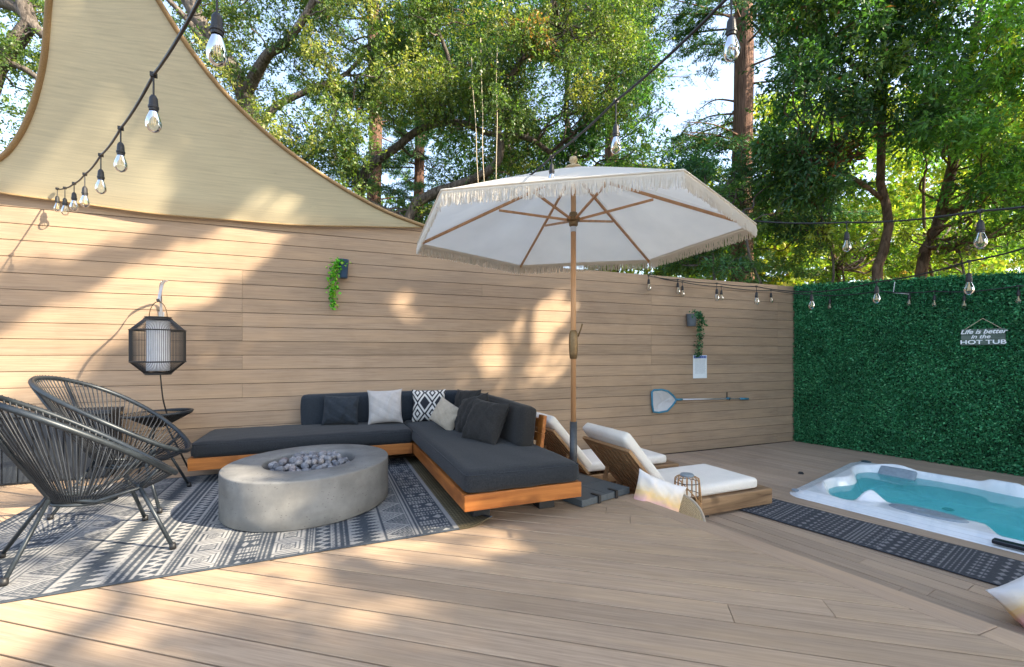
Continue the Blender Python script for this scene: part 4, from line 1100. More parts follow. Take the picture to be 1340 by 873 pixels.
# ------------------------------------------------------------------ runner mat
q4 = [onz(966, 668, LZ), onz(1003.5, 651.5, LZ), Vector((4.72, .55, LZ)), Vector((4.12, .42, LZ))]
nx, ny = 90, 420; vs = []; tt = []
for i in range(nx+1):
    for j in range(ny+1):
        u, v = i/nx, j/ny; p = q4[0].lerp(q4[1], u).lerp(q4[3].lerp(q4[2], u), v); vs.append((p.x, p.y, LZ+.007+.0012*math.sin(v*31+u*3)))
        s = v*2.75; b = int(s/.115) % 5; f = (s*38) % 1; h = (u*13+.5*math.floor(s*38/2)) % 1
        if b in (0,): w = 1 if abs(((u*11) % 1)-.5)*2 < abs(((s/.04) % 1)-.5)*2-.35 else 0
        elif b in (1, 3): w = 1 if abs(((u*9) % 1)-.5)*2 > abs(((s/.05) % 1)-.5)*2+.15 and f < .75 else 0
        elif b == 2: w = 1 if f < .45 and h < .8 else 0
        else: w = 1 if abs(((u*7) % 1)-.5)+abs(((s/.06) % 1)-.5) < .34 else 0
        if u < .03 or u > .97: w = 0
        w = w*random.uniform(.55, 1)+.08*random.random(); c = [.045+w*.21, .050+w*.20, .060+w*.195]; tt.append((*c, 1))
a = MB(); a.add(vs, [(i*(ny+1)+j, i*(ny+1)+j+1, (i+1)*(ny+1)+j+1, (i+1)*(ny+1)+j) for i in range(nx) for j in range(ny)]); a.tint = tt
o = a.build('runner_mat', MT['rug'], None, smooth=True); s_ = o.modifiers.new('t', 'SOLIDIFY'); s_.thickness = .005; s_.offset = 1; tag(o, 'long dark patterned runner mat along the front of the hot tub', 'mat')

# ================================================================== WALL THINGS
def vine(parent, path, n, col, leaf, spread=.03, name='vine', seed=0):
    pts = smooth_path(path, 5); P = []
    for i in range(n):
        t = random.random(); k = t*(len(pts)-1); p = pts[int(k)].lerp(pts[min(int(k)+1, len(pts)-1)], k-int(k)); s = spread*(1.15-.5*t)
        P.append((p.x+random.gauss(0, s), p.y-abs(random.gauss(0, s*.7)), p.z+random.gauss(0, s*.6)))
    P = np.array(P); P[:, 1] = np.minimum(P[:, 1], WY-.01)
    cols = np.array(col)[RG.choice(len(col), n)]*(1+.2*RG.normal(size=(n, 1)))
    a = MB(); a.tube(pts, .003, 4); st = a.build('stem', MT['hleaf2'], parent)
    leaf_mesh(name, P, leaf, .7, cols.clip(.005, .9), MT['hleaf'], parent, .2, 0, .25)
MT['hleaf2'] = simple('vine_stem', (.06, .16, .03), .7)
p = ony(449, 352, WY-.065); pl = thing('wall_planter', 'blue wall pot with bright green trailing vine above the sofa', 'planter', (p.x, WY, p.z))
a = MB(); a.lathe([(0, -.10), (.040, -.10), (.045, -.095), (.058, .095), (.062, .10), (.054, .10), (.05, .08), (0, .08)], 24, (p.x, p.y, p.z)); a.build('pot', MT['potblue'], pl, smooth=True)
v0 = ony(446, 343, WY-.09); v1 = ony(438, 352, WY-.09); v2 = ony(436, 377, WY-.06); v3 = ony(436, 402, WY-.05)
vine(pl, [v0, v1, v2, v3], 420, [(.10, .42, .03), (.16, .52, .04), (.06, .30, .03), (.30, .55, .05)], .032, .030)
p = ony(905, 419, WY-.07); pl = thing('wall_planter', 'grey wall pot with dark green vine trailing over the notice', 'planter', (p.x, WY, p.z))
a = MB(); a.lathe([(0, -.09), (.055, -.09), (.06, -.085), (.072, .085), (.076, .09), (.066, .09), (.06, .07), (0, .07)], 24, (p.x, p.y, p.z)); a.build('pot', MT['potgrey'], pl, smooth=True)
vine(pl, [ony(908, 411, WY-.1), ony(915, 416, WY-.1), ony(915, 438, WY-.07), ony(913, 466, WY-.05)], 620, [(.03, .11, .05), (.05, .17, .06), (.02, .08, .04), (.08, .20, .09)], .032, .042)
# notice
a0 = ony(916, 480, WY-.008); nt_ = thing('spa_notice', 'small white notice with a blue header under the dark vine', 'sign', tuple(a0)); w_ = ony(925, 480, WY).x-ony(907, 480, WY).x; h_ = .35
m = MB(); m.box(a0, (w_, .006, h_)); m.build('board', MT['signw'], nt_, bevel=.003)
m = MB(); m.box(a0+Vector((0, -.0045, h_/2-.028)), (w_*.9, .003, .038)); m.build('header', MT['signb'], nt_)
m = MB(); rs = random.Random(2)
for i in range(15):
    x = -w_*.38
    while x < w_*.34:
        l = rs.uniform(.008, .022); m.box(a0+Vector((x+l/2, -.0042, h_/2-.07-i*.0145)), (l, .002, .0042)); x += l+.005
for k in range(6): l = w_*.1; m.box(a0+Vector((-w_*.36+k*w_*.145, -.0068, h_/2-.028)), (l*.8, .002, .012))
m.build('small_print', MT['ink'], nt_)
# skimmer
yk = WY-.035; sk0 = ony(868, 525, yk); sk = thing('pool_skimmer', 'leaf skimmer net with blue frame hung flat on the fence', 'skimmer net', tuple(sk0))
fp_ = [ony(*q, yk) for q in ((853, 513), (856, 510.5), (866, 510), (874, 512), (881, 518), (884, 522), (884, 525), (880, 531), (873, 538), (862, 540), (855, 539), (853.5, 530))]
m = MB(); m.tube(fp_, .014, 8, closed=True); m.build('net_frame', MT['aqua'], sk, smooth=True)
m = MB(); cN = sum(fp_, Vector())/len(fp_)
m.add(fp_+[cN+Vector((0, .02, -.02))]+[p.lerp(cN, .5)+Vector((0, .012+.006*math.sin(i*2), 0)) for i, p in enumerate(fp_)], [(i, (i+1) % 12, 13+(i+1) % 12, 13+i) for i in range(12)]+[(13+i, 13+(i+1) % 12, 12) for i in range(12)]); m.build('net', MT['net'], sk)
pa, pb, pc2 = ony(884, 523, yk), ony(952, 521.5, yk), ony(979, 522, yk)
m = MB(); m.tube([pa.lerp(pb, .05), pb.lerp(pc2, .6)], .011, 10); m.build('pole', MT['alu'], sk, smooth=True)
m = MB(); m.tube([pb.lerp(pc2, .6), pc2], .017, 10); m.tube([pa, pa.lerp(pb, .12)], .017, 10); m.tube([pb+Vector((-.02, 0, 0)), pb+Vector((.05, 0, 0))], .015, 10); m.build('grip', MT['aqua'], sk, smooth=True)
hk = ony(951, 520, WY); m = MB(); m.box(hk+Vector((0, -.004, .02)), (.015, .008, .12)); m.tube([hk+Vector((0, -.008, -.03)), hk+Vector((0, -.055, -.035)), hk+Vector((0, -.065, .0))], .006, 6); tag(m.build('wall_hook', MT['black']), 'small black hook holding the skimmer pole', 'hook')
# hot tub sign
sg = onhedge(1286, 441, .075); sgn = thing('hot_tub_sign', 'small wooden sign with white lettering hanging on the hedge', 'sign', tuple(sg))
xdir = hdv.copy(); A_ = onhedge(1257, 441, .075); B_ = onhedge(1315, 441, .075); sw_ = (B_-A_).length; sh = .205
Ms = Matrix((xdir, Vector((0, 0, 1)), xdir.cross(Vector((0, 0, 1))))).transposed()       # local x right, y up, z to viewer
m = MB()
for i in range(3): m.box(sg+Vector((0, 0, (i-1)*sh/3)), (sw_, sh/3-.003, .012), Ms)
m.build('planks', MT['signg'], sgn)
m = MB()
tp = sg+Vector((0, 0, sh/2+.13))
for s in (-1, 1): m.tube([sg+xdir*s*sw_*.42+Vector((0, 0, sh/2-.005)), tp], .0035, 5)
m.build('string', MT['rope'], sgn)
def text(body, size, x, z, name, shear=0., ext=.0015, sx=1.0):
    cu = bpy.data.curves.new(name, 'FONT'); cu.body = body; cu.size = size; cu.align_x = 'CENTER'; cu.align_y = 'CENTER'; cu.extrude = ext; cu.shear = shear; cu.offset = size*.018
    cu.materials.append(MT['letter']); tmp = bpy.data.objects.new('tmp', cu); C.objects.link(tmp); bpy.context.view_layer.update()
    me = bpy.data.meshes.new_from_object(tmp.evaluated_get(bpy.context.evaluated_depsgraph_get())); C.objects.unlink(tmp); bpy.data.objects.remove(tmp)
    o = bpy.data.objects.new(name, me); C.objects.link(o); o.parent = sgn
    zd = xdir.cross(Vector((0, 0, 1))); o.matrix_local = Matrix.Translation(xdir*x+Vector((0, 0, z))+zd*.0085) @ Ms.to_4x4() @ Matrix.Diagonal((sx, 1, 1, 1)); return o
text('Life is better', .078, .0, .066, 'lettering', .35, sx=1.03); text('in the', .068, -.02, .004, 'lettering', .3, sx=1.1); text('HOT TUB', .070, 0, -.065, 'lettering', 0, sx=1.38)
# bent white wire in the hedge
q = [onhedge(1171, 369, .06), onhedge(1169, 383, .06), onhedge(1190, 385, .06)]
m = MB(); m.tube(q, .006, 6); tag(m.build('hedge_wire', MT['white']), 'bent white wire poking out of the hedge top', 'wire')

# ================================================================== STRING LIGHTS
def bulb_set(parent, top, s=1., drop=.10, tilt=(0, 0)):
    dv = Vector((tilt[0], tilt[1], -1)).normalized()
    a = MB(); a.tube([top, top+dv*drop], .0035*s, 6)
    a.box(top, (.022*s, .016*s, .018*s))
    b = top+dv*drop
    a.lathe([(0, .01), (.008*s, .006), (.014*s, -.005*s), (.0155*s, -.02*s), (.0165*s, -.036*s), (.0185*s, -.038*s), (.0185*s, -.046*s), (.016*s, -.048*s), (.016*s, -.056*s), (0, -.057*s)], 14, tuple(b)); so_ = a.build('socket', MT['cable'], parent, smooth=False)
    bb = b+Vector((0, 0, -.054*s)); a = MB(); a.lathe([(.013*s, 0), (.015*s, -.010*s), (.023*s, -.032*s), (.0275*s, -.052*s), (.026*s, -.068*s), (.018*s, -.082*s), (.006*s, -.089*s), (0, -.090*s)], 18, tuple(bb)); bo = a.build('bulb', MT['glass'], so_, smooth=True)
    a = MB(); a.tube([bb+Vector((0, 0, 0)), bb+Vector((0, 0, -.03*s))], .003*s, 6)
    for k in range(4): t = k*PI/2; a.tube([bb+Vector((.004*s*math.cos(t), .004*s*math.sin(t), -.025*s)), bb+Vector((.008*s*math.cos(t), .008*s*math.sin(t), -.06*s))], .0014*s, 4)
    a.build('filament', MT['filament'], so_)
def string_light(label, pts, bulbs, s=1., r=.0055):
    """pts: list of world points of the cable; bulbs: (index, drop[, size])"""
    root = thing('string_lights', label, 'string lights', tuple(pts[0]), 0., 'festoon bulb strings'); a = MB(); path = []
    for i in range(len(pts)-1):
        for k in range(6):
            t = k/6; p = pts[i].lerp(pts[i+1], t); p = p-Vector((0, 0, 1))*((pts[i+1]-pts[i]).length*.02*4*t*(1-t)); path.append(p)
    path.append(pts[-1]); a.tube(path, r, 6)
    a.build('cable', MT['cable'], root, smooth=True)
    for b in bulbs: bulb_set(root, pts[b[0]], b[2] if len(b) > 2 else s, b[1], b[3] if len(b) > 3 else (0, 0))
    return root
P = [at(330, -110, 1.0), at(265, -8, 1.3), at(201, 98, 1.75), at(158, 168, 2.2), at(132, 203, 2.65), at(111, 228, 3.1), at(97, 240, 3.45), at(85, 246, 3.75), at(75, 247, 4.0)]
string_light('festoon bulbs running diagonally below the shade sail', P, [(2, .085), (3, .075), (4, .09), (5, .09), (6, .075), (7, .09), (8, .07)], .95)
P = [at(420, -190, 1.0), at(284, -70, 1.25), at(150, -190, 1.6)]
string_light('single festoon bulb hanging into the top edge beside the sail', P, [(1, .19)], .95)
P = [at(1120, -170, 1.15), at(957, -8, 1.5), at(806, 132, 2.2), at(722, 205, 2.75), at(690, 232, 3.0)]
string_light('festoon bulbs slanting down over the umbrella top', P, [(1, .085), (2, .12), (3, .05)], .95, .006)
P = [at(985, 289, 3.8), at(1108, 291, 3.3), at(1283, 276, 2.35), at(1420, 258, 1.9)]
string_light('festoon bulbs on the highest cable above the hedge', P, [(1, .075), (2, .055)], .98, .006)
P = [ony(849, 361, WY-.05), ony(887, 366, WY-.06), at(938, 371, 6.3), at(990, 375, 5.9), at(1062, 382, 5.0), at(1147, 369, 4.0), at(1268, 342, 3.1), at(1380, 312, 2.5)]
string_light('festoon bulbs sweeping from the fence top out past the hedge', P, [(0, .05, 1.15), (1, .05, 1.15), (2, .08, 1.15), (3, .08, 1.1), (4, .04, 1.05), (5, .045, 1.0), (6, .085, 1.0)], 1., .006)
P = [ony(856, 362, WY-.05), ony(893, 369, WY-.05), ony(944, 375, WY-.05), ony(1009, 380, WY-.05), onhedge(1086, 387, .10), onhedge(1151, 381, .10), onhedge(1190, 383, .10), onhedge(1223, 381, .10), onhedge(1262, 382, .10), onhedge(1333, 374, .10), onhedge(1400, 372, .10)]
string_light('festoon bulbs strung low across the hedge and fence corner', P, [(1, .06, 1.1), (2, .06, 1.1), (3, .05, 1.1), (4, .06, 1.1), (6, .03, 1.1), (7, .06, 1.1), (8, .05, 1.1), (9, .06, 1.1)], 1.1, .007)

# ================================================================== TREES
def V3(px, py, d): return at(px, py, d)
OLIVE = [(.085, .15, .045), (.13, .20, .05), (.20, .25, .055), (.045, .095, .04), (.30, .31, .08), (.26, .14, .05)]; OW = [.30, .26, .16, .16, .08, .03]
DARKG = [(.05, .13, .05), (.07, .17, .05), (.11, .23, .06), (.035, .09, .04), (.18, .28, .06)]; DW = [.32, .3, .15, .15, .08]
YEL = [(.22, .34, .05), (.32, .38, .06), (.13, .26, .045), (.38, .36, .08), (.28, .17, .06)]; YW = [.35, .25, .2, .15, .05]
BLUEG = [(.06, .16, .08), (.08, .20, .09), (.12, .24, .09), (.04, .11, .07)]; 
SKY1 = (845, 70, 968, 212); SKY2 = (985, 20, 1025, 75)
def rr_n(n, a, b): return [random.uniform(a, b) for _ in range(n)]

def tree_at(px, d, r0, r1, lean, h, seed):
    b = at(px, 464, d); b.z = -1.35; t = Vector((b.x+lean[0], b.y+lean[1], h)); p = wobble(b, t, 6, .03, seed); return (p, r0, r1)

# --- big oak left of centre
b0 = V3(335, 300, 9.5); b0.z = -1.35
oakl = [([b0, V3(345, 330, 9.5), V3(350, 240, 9.4), V3(333, 170, 9.3), V3(318, 118, 9.2), V3(300, 84, 9.1), V3(262, 30, 9.0), V3(225, -40, 8.9)], .26, .12),
        (smooth_path([V3(320, 125, 9.2), V3(338, 92, 9.0), V3(352, 70, 8.8), V3(372, 58, 8.6), V3(400, 20, 8.5), V3(430, -40, 8.4)], 3), .13, .05),
        (smooth_path([V3(335, 175, 9.3), V3(360, 140, 9.4), V3(400, 120, 9.6), V3(455, 95, 9.8), V3(500, 40, 10)], 3), .10, .03),
        (smooth_path([V3(300, 84, 9.1), V3(270, 60, 8.7), V3(240, 20, 8.4), V3(180, -40, 8)], 3), .10, .03),
        (smooth_path([V3(345, 280, 9.4), V3(390, 215, 9.2), V3(420, 190, 9.2), V3(440, 150, 9), V3(430, 110, 8.9)], 3), .06, .02)]
cl = frust(132, 225, 560, -90, 255, 8.0, 11, [(455, 150, 575, 270)]) ; rd = rr_n(140, .32, .62)
tree('oak_tree', 'broad oak with sunlit olive leaves and forked grey limbs behind the shade sail', 'tree', 'trees beyond the fence', oakl, cl, rd, 800, (.052, .5), OLIVE, OW)
# --- oak far left seen past the sail
b0 = V3(-60, 300, 8.5); b0.z = -1.35
l2_ = [([b0, V3(-40, 200, 8.4), V3(-5, 90, 8.2), V3(30, 40, 8.0), V3(75, 110, 7.9)][:3]+[V3(40, 30, 8), V3(10, -60, 8)], .2, .1),
       (smooth_path([V3(-10, 0, 8.1), V3(25, 12, 8.0), V3(48, 38, 8.0), V3(75, 60, 8.1)], 3), .10, .07), (smooth_path([V3(-20, 95, 8.2), V3(20, 85, 8.0), V3(60, 110, 8)], 3), .07, .04)]
cl = frust(42, -130, 110, -80, 215, 7.5, 9.5); tree('oak_tree', 'oak with bluish green leaves seen through the gap left of the sail', 'tree', 'trees beyond the fence', l2_, cl, rr_n(42, .28, .55), 800, (.05, .5), OLIVE[:4], None)
# --- twisting oak in the middle
b0 = V3(535, 300, 9.6); b0.z = -1.35
l3 = [([b0, V3(533, 290, 9.6), V3(545, 265, 9.6)]+smooth_path([V3(570, 252, 9.6), V3(600, 242, 9.5), V3(632, 228, 9.4), V3(650, 213, 9.3), V3(655, 190, 9.2), V3(651, 165, 9.2), V3(658, 130, 9.1), V3(672, 95, 9), V3(700, 50, 8.9), V3(735, -20, 8.8)], 3), .12, .05),
      (smooth_path([V3(470, 258, 9.8), V3(478, 225, 9.8), V3(500, 205, 9.8), V3(515, 196, 9.7), V3(540, 175, 9.7), V3(562, 165, 9.6), V3(600, 160, 9.6), V3(640, 175, 9.7), V3(690, 180, 9.8), V3(720, 200, 10)], 3), .11, .05),
      (smooth_path([V3(562, 165, 9.6), V3(590, 120, 9.5), V3(585, 70, 9.4), V3(560, 10, 9.3), V3(550, -50, 9.2)], 3), .06, .03),
      (smooth_path([V3(468, 262, 9.7), V3(465, 200, 9.7), V3(455, 170, 9.6), V3(470, 150, 9.5), V3(480, 90, 9.4)], 3), .05, .02),
      (smooth_path([V3(535, 290, 9.6), V3(475, 262, 9.8), V3(468, 255, 9.8)], 2), .08, .07)]
cl = frust(125, 480, 860, -95, 150, 8.2, 10.5, [SKY1]) + frust(30, 440, 700, 150, 290, 9.2, 11, [(470, 160, 570, 262), (570, 175, 640, 215)]) ; tree('oak_tree', 'twisting oak with bare crooked limbs and yellow tipped leaves above the umbrella', 'tree', 'trees beyond the fence', l3, cl, rr_n(159, .32, .60), 850, (.05, .5), OLIVE, OW)
# --- dark bay behind
b0 = V3(745, 300, 12.5); b0.z = -1.35
cl = frust(165, 560, 850, -110, 265, 11, 14.5, [SKY1, (500, 170, 600, 265)])
tree('bay_tree', 'dark green bay tree with dense foliage filling the middle distance', 'tree', 'trees beyond the fence', [tree_at(745, 12.5, .22, .06, (.3, .4), 9.5, 3), tree_at(690, 12.3, .12, .04, (-.6, .2), 7.5, 4)], cl, rr_n(170, .45, .8), 700, (.085, .42), DARKG, DW, twr=.03)
# --- redwoods behind the oaks
def redwood(px, d, r, label, nb, sd, h=15., avoid=None, lo=1.5, full=True):
    b = at(px, 464, d); b.z = -1.35; root = thing('redwood_tree', label, 'tree', tuple(b), 0., 'redwood trees behind the oaks'); rs = random.Random(sd)
    a = MB(); n = 22; N = 30; vs = []
    for i in range(N):
        z = -1.35+(h+1.35)*i/(N-1); rad = r*(1.1-.45*i/(N-1))*(1+.35*math.exp(-i/1.5))
        for k in range(n): t = 2*PI*k/n; q = rad*(1+.05*math.sin(k*2.5+i*.2)+.03*math.sin(k*5+i*.7)); vs.append((b.x+q*math.cos(t)+.04*math.sin(i*.4), b.y+q*math.sin(t), z))
    a.add(vs, [(i*n+k, i*n+(k+1) % n, (i+1)*n+(k+1) % n, (i+1)*n+k) for i in range(N-1) for k in range(n)]); 
    trunk = a.build('trunk', MT['redbark'], root, smooth=True)
    br = MB(); P = []; 
    for i in range(nb):
        z = rs.uniform(lo, h-.5); t = rs.uniform(0, 2*PI); L = rs.uniform(1.4, 3.6)*(1-.3*z/h); d0 = Vector((math.cos(t), math.sin(t), 0)); s0 = Vector((b.x, b.y, z))+d0*r*.8
        e = s0+d0*L+Vector((0, 0, rs.uniform(-.5, .25))); m_ = s0.lerp(e, .5)+Vector((0, 0, rs.uniform(.0, .25))); pt = smooth_path([s0, m_, e], 5)
        br.tube(pt, taper(len(pt), .035, .008), 5, cap=False)
        side = d0.cross(Vector((0, 0, 1)))
        for s in range(int(L*15)):
            q = rs.uniform(.22, 1.0); k = q*(len(pt)-1); p = pt[int(k)].lerp(pt[min(int(k)+1, len(pt)-1)], k-int(k)); l = rs.uniform(.25, .8)*(1.2-q*.6); sg = rs.choice((-1, 1))
            tipv = p+side*sg*l*.8+d0*l*.5+Vector((0, 0, -rs.uniform(.05, .35)*l))
            br.tube([p, tipv], .004, 3, cap=False)
            for _ in range(int(44*l/.5)): u = rs.random()**.8; w = p.lerp(tipv, u); P.append((w.x+rs.gauss(0, .035), w.y+rs.gauss(0, .035), w.z+rs.gauss(0, .03)-.02))
    br.build('branches', MT['redbark'], root, smooth=True)
    P = np.array(P)
    if avoid is not None: x, y, dd = proj(P); k = ~((x > avoid[0]) & (x < avoid[2]) & (y > avoid[1]) & (y < avoid[3])); P = P[k | (RG.random(len(P)) < .12)]
    cols = np.array(BLUEG)[RG.choice(4, len(P))]*(1+.2*RG.normal(size=(len(P), 1))); yy = RG.random(len(P)) < .12; cols[yy] = np.array([.17, .20, .05])
    leaf_mesh('crown', P, .095, .24, cols.clip(.005, .5), MT['needle'], root, .25, .3)
redwood(972, 13, .30, 'tall redwood with a straight red brown trunk against the open sky', 64, 5, 15, (872, 98, 945, 178), 2.2)
redwood(490, 17, .30, 'dark redwood trunk rising behind the twisting oak limbs', 40, 6, 15, None, 6)
redwood(548, 18, .24, 'slim redwood trunk just right of its darker neighbour', 30, 7, 15, None, 6)
redwood(800, 17, .3, 'redwood hidden deep in the foliage over the umbrella', 60, 8, 15, (850, 60, 960, 212), 4)
# --- broadleaf trees on the right
b0 = V3(1150, 380, 9.0); b0.z = -1.35
l5 = [([b0, V3(1148, 350, 9), V3(1156, 330, 9), V3(1163, 296, 9), V3(1160, 270, 9), V3(1152, 240, 9), V3(1154, 170, 9), V3(1157, 90, 9), V3(1158, 0, 9), V3(1165, -80, 9)], .095, .06),
      (smooth_path([V3(1154, 260, 9), V3(1120, 235, 8.9), V3(1080, 215, 8.8), V3(1050, 205, 8.6)], 3), .05, .02), (smooth_path([V3(1157, 120, 9), V3(1110, 80, 8.7), V3(1070, 40, 8.5), V3(1040, -20, 8.4)], 3), .06, .02),
      (smooth_path([V3(1156, 180, 9), V3(1195, 150, 9.2), V3(1225, 100, 9.3)], 3), .05, .02)]
cl = frust(84, 1000, 1250, -90, 160, 7.6, 9.6, [SKY2, (1235, 60, 1262, 85)]) + frust(14, 1010, 1120, 165, 245, 8, 9.5)
l5 += [tree_at(1085, 10.5, .045, .03, (.1, .1), 8.5, 33), tree_at(1225, 11, .05, .03, (-.1, .1), 9, 34)]
tree('laurel_tree', 'leafy laurel with an ivy dark upright trunk above the hedge corner', 'tree', 'trees beyond the fence', l5, cl, rr_n(98, .28, .52), 540, (.088, .36), DARKG+[(.22, .09, .05)], DW+[.05], barkm='palebark', droop=.35)
b0 = V3(1195, 400, 9.6); b0.z = -1.35
l6 = [(smooth_path([b0, V3(1205, 360, 9.6), V3(1225, 300, 9.6), V3(1250, 200, 9.7), V3(1262, 120, 9.8), V3(1280, 30, 9.9), V3(1296, -60, 10)], 3), .115, .075),
      (smooth_path([V3(1262, 130, 9.8), V3(1240, 70, 9.6), V3(1215, 20, 9.5), V3(1190, -50, 9.4)], 3), .06, .03), (smooth_path([V3(1228, 290, 9.6), V3(1285, 250, 9.4), V3(1345, 220, 9.2)], 3), .10, .05)]
cl = frust(78, 1195, 1420, -95, 190, 7.4, 10.5, [(1235, 60, 1262, 85)]) + frust(26, 1270, 1420, 180, 330, 7.0, 9)
tree('laurel_tree', 'laurel with a pale leaning trunk near the right edge', 'tree', 'trees beyond the fence', l6, cl, rr_n(104, .28, .5), 520, (.092, .30), [(.07, .19, .04), (.10, .25, .05), (.16, .34, .05), (.045, .12, .035), (.30, .36, .05)], [.3, .28, .2, .12, .1], barkm='palebark', droop=.35)
# --- lower growth just behind the fence
l7 = [tree_at(930, 9, .06, .02, (.3, .2), 4.0, 9), tree_at(1010, 8.6, .05, .02, (-.5, .2), 3.8, 10), tree_at(1070, 9, .05, .02, (.5, .1), 3.4, 12)]
cl = frust(80, 860, 1075, 205, 352, 8.4, 11); tree('young_tree', 'blue green young tree with layered sprays behind the fence end', 'tree', 'trees beyond the fence', l7, cl, rr_n(80, .25, .5), 460, (.075, .32), BLUEG+[(.14, .24, .06)], None, squash=.35, flat=.5)
l8 = [tree_at(1100, 10, .05, .02, (.4, .2), 3.0, 19), tree_at(1290, 9, .05, .02, (-.5, .2), 3.2, 20)]
cl = frust(60, 1075, 1360, 290, 362, 8.4, 12); tree('shrub', 'yellow green loose shrubbery showing just over the hedge', 'shrub', 'trees beyond the fence', l8, cl, rr_n(60, .22, .45), 230, (.09, .30), YEL[:3]+[(.07, .16, .04)], None)
cl = frust(40, 560, 760, 255, 345, 9, 12); tree('shrub', 'small green bush glimpsed between the sail corner and the umbrella', 'shrub', 'trees beyond the fence', [tree_at(650, 10, .05, .02, (.3, .2), 3.6, 29)], cl, rr_n(40, .3, .5), 300, (.07, .4), BLUEG+OLIVE[:2], None)
# --- far bright understory: one mass
cl = np.array(frust(420, 780, 1440, 130, 380, 13, 21, [(780, 130, 985, 225)])); P, idx, ax, ti = cluster_pts(cl, np.array(rr_n(420, .5, 1.0)), 300, .6); cols = pick_cols(idx, 420, YEL, wts=YW)
tag(leaf_mesh('distant_thicket', P, .15, .45, cols, MT['leaf'], None, .1), 'bright yellow green sunlit thicket far behind the hedge', kind='stuff')
cl = np.array(frust(260, -250, 1500, 262, 430, 20, 27)); P, idx, ax, ti = cluster_pts(cl, np.array(rr_n(260, .8, 1.5)), 260, .7); cols = pick_cols(idx, 260, DARKG+YEL[:1]+OLIVE[:2])
tag(leaf_mesh('distant_woodland', P, .26, .5, cols, MT['leaf'], None, .1), 'far green woodland closing the view behind the trees', kind='stuff')
# --- thin cords hanging from the oak
for i, (a, b, l) in enumerate((((617, 165, 5.2), (626, 233, 4.6), 'leftmost of three thin pale cords hanging over the umbrella'), ((629, 140, 5.2), (634, 233, 4.6), 'middle of three thin pale cords hanging over the umbrella'), ((651, 150, 5.2), (649, 230, 4.6), 'rightmost of three thin pale cords hanging over the umbrella'))):
    m = MB(); m.tube(wobble(V3(a[0], a[1]-90, 8.3), V3(b[0], b[1]+12, 8.3), 4, .008, i), .007, 5); tag(m.build('hanging_rope', MT['rope'], smooth=True), l, 'rope', 'thin cords hanging from the oak')

# ================================================================== unseen shade trees right of the deck, added to cast its dappled shade
LIT = [  # (polygon in the photo, keep-fraction of leaves)
 ([(-200, 280), (0, 280), (66, 245), (113, 250), (221, 268), (167, 306), (98, 326), (0, 345), (-200, 400)], 0.),
 ([(316, 284), (388, 290), (352, 320), (316, 347), (298, 365), (250, 390), (221, 413), (170, 433), (69, 478), (0, 510), (-200, 570), (-200, 500), (0, 438), (90, 396), (149, 366), (254, 320)], 0.),
 ([(-200, 560), (0, 520), (70, 490), (130, 480), (60, 560), (-200, 640)], .1),
 ([(240, 440), (300, 385), (345, 372), (345, 420), (290, 490), (230, 520)], .45),
 ([(-200, 410), (400, 260), (470, 300), (360, 470), (260, 560), (-200, 560)], .62),
 ([(498, 413), (528, 384), (547, 382), (538, 406), (518, 423), (502, 423)], .0),
 ([(596, 497), (615, 478), (635, 461), (686, 421), (706, 404), (736, 386), (752, 378), (748, 406), (703, 433), (669, 453), (645, 474), (619, 490)], .0),
 ([(637, 508), (669, 485), (699, 467), (748, 446), (750, 470), (713, 490), (679, 517), (660, 524)], .05),
 ([(-200, 600), (60, 640), (230, 640), (290, 700), (420, 710), (420, 760), (250, 775), (150, 850), (-200, 850)], .03),
 ([(60, 800), (330, 770), (250, 870), (-200, 900)], .15),
 ([(440, 720), (520, 703), (690, 690), (700, 705), (640, 740), (560, 738)], .03),
 ([(330, 800), (430, 765), (600, 790), (612, 835), (470, 845), (330, 870)], .10),
 ([(700, 225), (900, 215), (990, 290), (860, 300)], .7),
]
def pip(x, y, poly):
    ins = np.zeros(x.shape, bool); n = len(poly)
    for i in range(n):
        x0, y0 = poly[i]; x1, y1 = poly[(i+1) % n]; c = ((y0 > y) != (y1 > y)) & (x < (x1-x0)*(y-y0)/((y1-y0) or 1e-9)+x0); ins ^= c
    return ins
def shade_cull(P):
    """drops leaves whose sun ray lands in a LIT patch: gaps shaped for the light"""
    dw = (WY-P[:, 1])/(-SUN.y); fl = np.where(P[:, 0]-SUN.x*P[:, 2]/SUN.z > 2.3, LZ, 0.); df = (P[:, 2]-fl)/SUN.z; d = np.minimum(dw, df)
    H_ = P-np.array(SUN)[None]*d[:, None]; x, y, dd = proj(H_); keep = np.ones(len(P)); 
    for poly, k in reversed(LIT):
        ins = pip(x, y, poly)
        if k < .3:
            for ox, oy in ((16, 12), (-16, -12), (12, -16), (-12, 16), (0, 8), (0, -8)): ins |= pip(x+ox, y+oy, poly)
        keep = np.where(ins, k, keep)
    # each leaf drawn alone; crown gaps are shaped to place the sun patches
    return RG.random(len(P)) < keep
def unseen_shade_tree(loc, cx, r, ncl, seed, label):
    b = Vector((*loc, -1.35)); tp = Vector((cx[0], cx[1], cx[2]-r[2]*.3)); tr = [(wobble(b, tp, 6, .04, seed), .24, .1)]
    cl = []
    rs = random.Random(seed)
    while len(cl) < ncl:
        p = Vector([rs.uniform(-1, 1) for _ in range(3)])
        if p.length > 1: continue
        cl.append((cx[0]+p.x*r[0], cx[1]+p.y*r[1], cx[2]+p.z*r[2]))
    for k in range(4): e = Vector(cl[k*3]); tr.append((wobble(tp, e, 4, .08, seed+k), .09, .03))
    tree('unseen_shade_tree', label, 'tree', 'unseen shade trees beside the deck', tr, cl, [rs.uniform(.45, .85) for _ in cl], 230, (.15, .5), DARKG, DW, twig=0., cull=shade_cull)
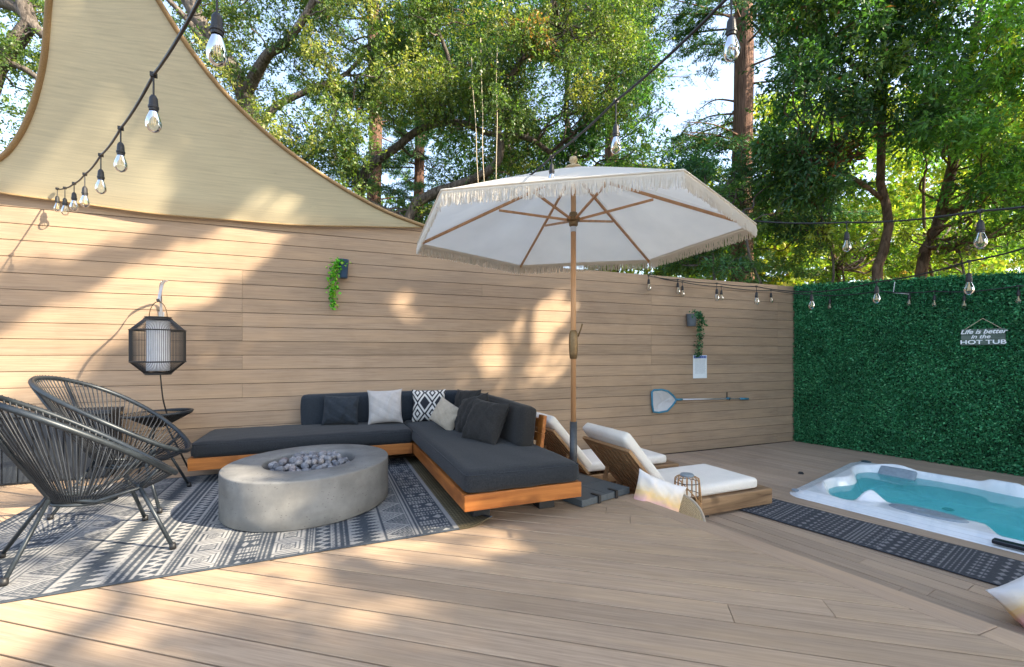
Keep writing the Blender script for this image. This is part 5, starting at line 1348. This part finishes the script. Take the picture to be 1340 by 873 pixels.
for i, (lx, ly, cx, rd_) in enumerate([(10.5, -1.0, (10.0, -1.6, 8.2), (3.6, 3.4, 2.2)), (8.0, -5.5, (7.2, -5.4, 7.6), (3.6, 3.2, 2.0)), (13.5, -3.5, (13.2, -4.0, 10.5), (3.8, 3.6, 2.4)), (4.5, -8.5, (4.6, -8.0, 7.6), (3.4, 3.0, 2.0)), (14.5, .3, (14.4, .0, 8.6), (3.2, 2.6, 2.2)), (9.2, -2.2, (9.4, -1.9, 4.6), (2.2, 1.9, 2.2)), (12.2, -1.5, (12.0, -1.8, 7.0), (2.6, 2.2, 2.4)), (6.6, -2.2, (6.5, -1.5, 8.2), (3.0, 2.3, 1.7)), (6.0, -4.2, (5.9, -4.0, 9.4), (2.6, 2.4, 1.5)), (9.6, -5.4, (9.4, -5.0, 6.0), (2.5, 2.4, 1.9)), (10, -8, (10, -8, 10.5), (3.6, 3.4, 2.4))]):
    unseen_shade_tree((lx, ly), cx, rd_, 95, 40+i, ['tall leafy unseen shade tree right of the hedge', 'unseen shade tree standing behind the photographer', 'high unseen shade tree beyond the hot tub end', 'unseen shade tree nearest the camera side', 'unseen shade tree behind the boxwood screen', 'tallest unseen shade tree at the far right rear', 'low bushy unseen shade tree beyond the near end of the hot tub', 'middle unseen shade tree between the hedge end and the far rear', 'unseen shade tree arching closest over the near end of the tub', 'wide unseen shade tree just behind the one nearest the tub', 'rounded unseen shade tree low beside the photographer'][i])

# ================================================================== LIGHT, SKY, CAMERA
el = math.asin(SUN.z); az = math.atan2(SUN.x, SUN.y)
w = bpy.data.worlds.new('World'); S.world = w; w.use_nodes = True; nt = w.node_tree
bg = nt.nodes['Background']; sky = nt.nodes.new('ShaderNodeTexSky'); sky.sky_type = 'NISHITA'; sky.sun_disc = False
sky.sun_elevation = el; sky.sun_rotation = az; sky.air_density = 1.0; sky.dust_density = 2.0; sky.ozone_density = 1.0; sky.altitude = 50
hs = nt.nodes.new('ShaderNodeHueSaturation'); hs.inputs['Saturation'].default_value = .85; nt.links.new(sky.outputs[0], hs.inputs['Color']); nt.links.new(hs.outputs[0], bg.inputs[0]); bg.inputs[1].default_value = .15
sd = bpy.data.lights.new('sun', 'SUN'); sd.energy = 3.8; sd.angle = R(.53); sd.color = (1, .86, .66)
so2 = bpy.data.objects.new('sun', sd); C.objects.link(so2); so2.rotation_euler = SUN.to_track_quat('Z', 'Y').to_euler()
cam = bpy.data.cameras.new('camera'); co = bpy.data.objects.new('camera', cam); C.objects.link(co); S.camera = co
cam.sensor_width = 36; cam.lens = FPX/1340*36; cam.clip_start = .05; cam.clip_end = 800
cam.shift_y = (HZ-436.5)/1340
co.location = (0, 0, CAMZ); co.rotation_euler = (R(90), 0, TH-R(90))
vs_ = S.view_settings; vs_.view_transform = 'Standard'; vs_.look = 'None'; vs_.exposure = 2.08; vs_.gamma = 1; vs_.use_curve_mapping = False
cy = S.cycles; cy.use_denoising = True; cy.max_bounces = 7; cy.diffuse_bounces = 4; cy.transparent_max_bounces = 12; cy.transmission_bounces = 4; cy.glossy_bounces = 3
cy.caustics_reflective = False; cy.caustics_refractive = False
